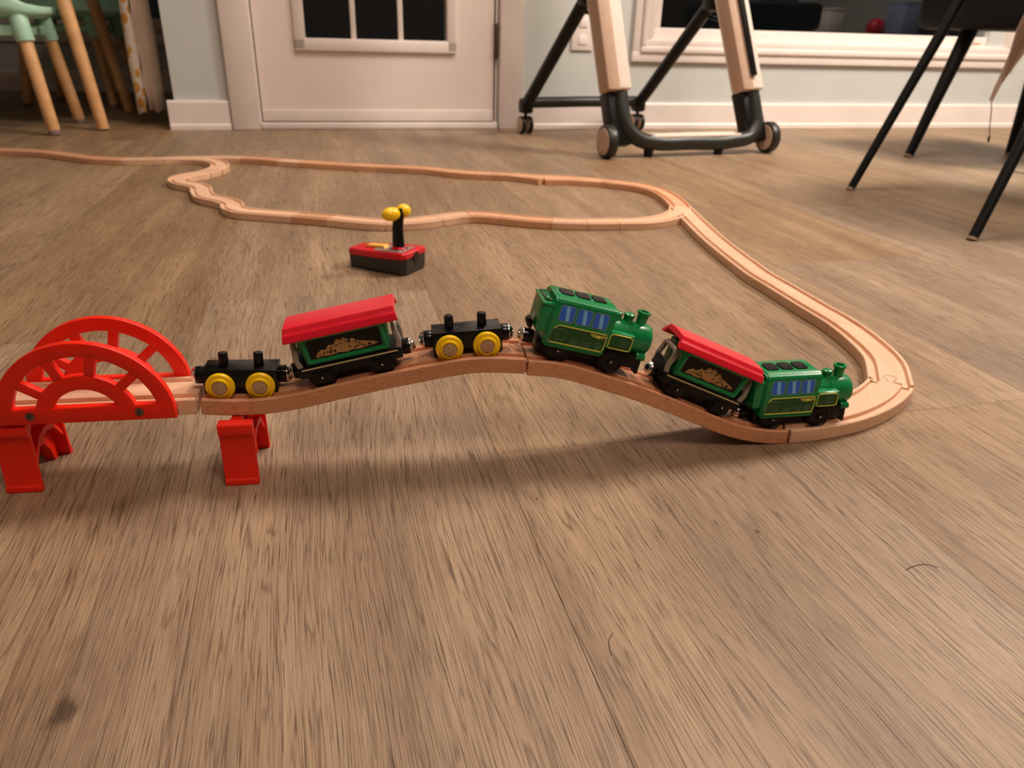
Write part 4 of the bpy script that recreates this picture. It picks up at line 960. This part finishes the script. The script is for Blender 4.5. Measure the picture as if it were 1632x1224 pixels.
# hanging fabric tie with cord
tie = thing('fabric_tie', 'pointed beige fabric end hanging beside the black chair leg', 'cloth tie', (1.10, 1.80, 0.5))
def q3(x, z, y=0.0): return (x, y, z-0.5)
prof = [(0.45, 0.030, 0.030), (0.385, 0.012, 0.042), (0.33, 0.000, 0.048), (0.285, -0.004, 0.038), (0.25, -0.008, 0.024), (0.215, -0.012, 0.012), (0.185, -0.0155, 0.005)]
b = bmesh.new(); L1 = []; L2 = []
for z, xl, wd in prof:
    for lst, y in ((L1, -0.0015), (L2, 0.0015)):
        lst.append((b.verts.new(q3(xl-0.02, z, y+0.004*math.sin(z*40))), b.verts.new(q3(xl-0.02+wd*0.5, z, y-0.006)), b.verts.new(q3(xl-0.02+wd, z, y+0.005))))
for i in range(len(prof)-1):
    for a in (0, 1):
        b.faces.new((L1[i][a], L1[i][a+1], L1[i+1][a+1], L1[i+1][a])); b.faces.new((L2[i][a], L2[i+1][a], L2[i+1][a+1], L2[i][a+1]))
    b.faces.new((L1[i][0], L1[i+1][0], L2[i+1][0], L2[i][0])); b.faces.new((L1[i][2], L2[i][2], L2[i+1][2], L1[i+1][2]))
bmesh.ops.recalc_face_normals(b, faces=b.faces)
mb = MB(); mb._add(b); mb.build('fabric', 'strap', tie, 60)
MB().tube([q3(-0.0345, 0.19), q3(-0.030, 0.16), q3(-0.020, 0.125), q3(-0.010, 0.105)][::-1] and [q3(-0.0330, 0.19), q3(-0.0290+0.004, 0.16), q3(-0.0195, 0.13), q3(-0.014, 0.110)], 0.0011, seg=8).build('cord', 'hinge', tie, 60)
MB().lathe([(0, 0.0012), (0.006, 0.0030), (0.014, 0.0026), (0.016, 0.001), (0.016, 0)], q3(-0.014, 0.111), (0.1, 0, -1), 12).build('cord_end', 'hinge', tie, 60)
# dry leaf on the window sill
lf = thing('dry_leaf', 'curled dry brown leaf lying on the white window ledge', 'leaf', R(2.42, WL-0.008, 0.2935), YAW)
b = bmesh.new(); g_ = []
for i in range(9):
    u_ = i/8; wv = 0.010*math.sin(PI*u_)**0.7+0.0006
    g_.append([b.verts.new((-0.045+0.09*u_, v_*wv, 0.002+0.004*abs(math.sin(u_*9))+0.003*v_*v_)) for v_ in (-1, -0.4, 0.4, 1)])
for i in range(8):
    for j in range(3): b.faces.new((g_[i][j], g_[i][j+1], g_[i+1][j+1], g_[i+1][j]))
mb = MB(); mb._add(b); o = mb.build('blade', 'leaf', lf, 60); md = o.modifiers.new('t', 'SOLIDIFY'); md.thickness = 0.001

# ------------------------------------------------------------------ children's table and chairs at the left
def kid_chair(label, C0, feet, back_ang):
    t = thing('child_chair', label, 'chair', (C0[0], C0[1], 0), group='mint shell chairs')
    c0 = Vector((C0[0], C0[1], 0))
    for f in feet:
        fv = Vector((*f, 0))-c0; tp = fv*0.80; tp.z = 0.262; up_ = (tp-fv).normalized()
        lg_ = MB().cyl(fv+up_*0.012, tp, 0.0165, 0.0175, seg=20, bevel=0.002).build('leg', 'leg_wood', t, 50)
        MB().cyl(fv, fv+up_*0.012, 0.0160, 0.0166, seg=20, bevel=0.001).build('leg_tip', 'leg_tip', lg_, 50)
        MB().cyl(fv+(tp-fv)*0.92, fv+(tp-fv)*1.20, 0.0235, 0.0225, seg=24, bevel=0.002).build('socket', 'mint', t, 50)
    ex = Vector((math.cos(back_ang), math.sin(back_ang), 0)); ey = Vector((-ex.y, ex.x, 0))
    b = bmesh.new(); n, k = 26, 12; rings = []
    for i in range(k):
        q_ = i/(k-1); row = []
        for j in range(n):
            a = 2*PI*j/n; rr = 0.02+0.175*min(1, q_*1.35)
            rise = 0.045*max(0, q_-0.45)**1.3
            backness = max(0, math.cos(a))**1.5
            z = 0.296+rise*1.6+backness*max(0, q_-0.62)*0.36
            rr2 = rr*(0.94+0.06*math.cos(4*a)) + 0.05*max(0, q_-0.6)*backness
            p = ex*rr2*math.cos(a)+ey*rr2*math.sin(a)*1.03; row.append(b.verts.new((p.x, p.y, z)))
        rings.append(row)
    for A_, B_ in zip(rings, rings[1:]):
        for j in range(n): b.faces.new((A_[j], A_[(j+1) % n], B_[(j+1) % n], B_[j]))
    b.faces.new(rings[0][::-1]); bmesh.ops.recalc_face_normals(b, faces=b.faces)
    mb = MB(); mb._add(b); o = mb.build('shell', 'mint', t, 60); md = o.modifiers.new('thickness', 'SOLIDIFY'); md.thickness = 0.006
    rz = Matrix.Rotation(math.atan2(feet[1][1]-feet[0][1], feet[1][0]-feet[0][0]), 3, 'Z')
    MB().box((0, 0, 0.268), (0.25, 0.24, 0.030), rot=rz, bevel=0.010).build('seat_frame', 'mint', t, 40)
    return t
kid_chair('mint plastic child chair with pale wooden legs at the left edge, nearer one', (-1.51, 2.30), ((-1.322, 2.195), (-1.407, 2.487), (-1.695, 2.404), (-1.61, 2.108)), math.radians(250))
kid_chair('shaded mint child chair with darker wooden legs, behind the nearer one', (-1.72, 3.10), ((-1.535, 2.968), (-1.842, 2.927), (-1.882, 3.23), (-1.575, 3.27)), math.radians(95))
tbl = thing('child_table', 'low child table with splayed round pale wooden legs behind the mint chair', 'table', (-1.62, 2.50, 0))
tc_ = Vector((-1.62, 2.50, 0))
for f in ((-1.250, 2.325), (-1.425, 2.853), (-1.82, 2.14), (-1.995, 2.66)):
    fv = Vector((*f, 0))-tc_; tp = fv*0.80; tp.z = 0.47; u_ = (tp-fv).normalized()
    # legs lean inwards
    lg_ = MB().cyl(fv+u_*0.002, tp, 0.0165, 0.0200, seg=20, bevel=0.002).build('leg', 'leg_wood', tbl, 50)
    MB().cyl(fv+(tp-fv)*0.83, tp+u_*0.004, 0.0240, seg=20, bevel=0.002).build('leg_socket', 'white_paint', tbl, 50)
rz = Matrix.Rotation(math.radians(18), 3, 'Z')
MB().box((0, 0.02, 0.495), (0.80, 0.66, 0.03), rot=rz, bevel=0.01).build('table_top', 'white_paint', tbl, 40)
# curtain at the mouth of the bay
cur = thing('curtain', 'white curtain with yellow floral print and plain lining hanging beside the wall end', 'curtain', R(-0.535, 2.72, 0), YAW)
def drape(name, mat, pts, z0, z1, parent):
    b = bmesh.new(); k = 26; g_ = []
    for i in range(k+1):
        z = z0+(z1-z0)*i/k; row = []
        for j, (x, y) in enumerate(pts):
            w_ = 0.004*math.sin(z*17+j)+0.003*math.sin(z*41+j*2)
            row.append(b.verts.new((x+w_*(1 if j == 0 else 0.3), y+w_*0.5, z + (0.006*math.sin(j*2.1) if i == 0 else 0))))
        g_.append(row)
    for i in range(k):
        for j in range(len(pts)-1): b.faces.new((g_[i][j], g_[i][j+1], g_[i+1][j+1], g_[i+1][j]))
    mb = MB(); mb._add(b); o = mb.build(name, mat, parent, 60); md = o.modifiers.new('t', 'SOLIDIFY'); md.thickness = 0.0015
drape('print_panel', 'floral', [(-0.025, 0.05), (-0.030, 0.02), (-0.026, 0.0), (-0.014, -0.012), (0.0, -0.014), (0.006, -0.008)], 0.035, 2.0, cur)
drape('lining', 'lining', [(0.007, -0.007), (0.018, 0.004), (0.032, -0.002), (0.044, 0.006), (0.055, 0.03), (0.05, 0.06)], 0.040, 2.0, cur)
MB().cyl((-0.16, 0.02, 2.0), (0.06, 0.02, 2.0), 0.012, seg=16).build('curtain_rod', 'hinge', cur)

# unseen shelf, boxes and ball added only to give the window glass reflections
def rthing(name, label, cat, w, n, z=0.0): return thing(name, label, cat, R(w, n, z), YAW)
sh = rthing('reflection_shelf', 'low dark wood shelf added out of view to be mirrored in the big window', 'shelf', 3.25, 0.85)
for x in (-0.55, 0.55): MB().box((x, 0, 0.26), (0.02, 0.30, 0.52), bevel=0.002).build('side_panel', 'dark_wood', sh)
for z in (0.02, 0.31): MB().box((0, 0, z), (1.08, 0.29, 0.018), bevel=0.002).build('shelf_board', 'dark_wood', sh)
for x, wd, h, mt, lb in ((-0.47, 0.05, 0.20, 'reflection_blue', 'narrow pale box added for the reflection at the left end of the unseen shelf'), (-0.22, 0.09, 0.14, 'white_paint', 'small white box added for the reflection on the unseen shelf'), (0.30, 0.12, 0.19, 'reflection_blue', 'wide pale box added for the reflection at the right end of the unseen shelf')):
    bx_ = rthing('reflection_box', lb, 'box', 3.25+x, 0.85, 0.3192)
    MB().box((0, 0, h/2), (wd, 0.16, h), bevel=0.004).build('body', mt, bx_); MB().box((0, 0, h+0.006), (wd+0.006, 0.166, 0.012), bevel=0.003).build('lid', mt, bx_)
bl = rthing('reflection_ball', 'red ball added for the reflection on the unseen shelf', 'ball', 3.25+0.12, 0.85, 0.3192)
MB().ell((0, 0, 0.055), (0.055, 0.055, 0.055), seg=32).build('ball_skin', 'roof_red', bl, 60)

# stray hairs on the floor near the camera
for lb, pts in (('short curved dark hair lying on the floor in the near foreground', ((0.0600, 0.3115), (0.0574, 0.3070), (0.0566, 0.3010), (0.0574, 0.2950))),
                ('long thin curved hair on the floor near the lower right', ((0.2510, 0.3725), (0.2580, 0.3765), (0.2660, 0.3785), (0.2730, 0.3760)))):
    c = Vector((*pts[1], 0.0004)); h_ = thing('hair', lb, 'hair', c, group='hairs on the floor')
    MB().tube(catmull([tuple(Vector((*p, 0.0004))-c) for p in pts], 5), 0.00016, seg=6).build('strand', 'dark_wood', h_, 60)
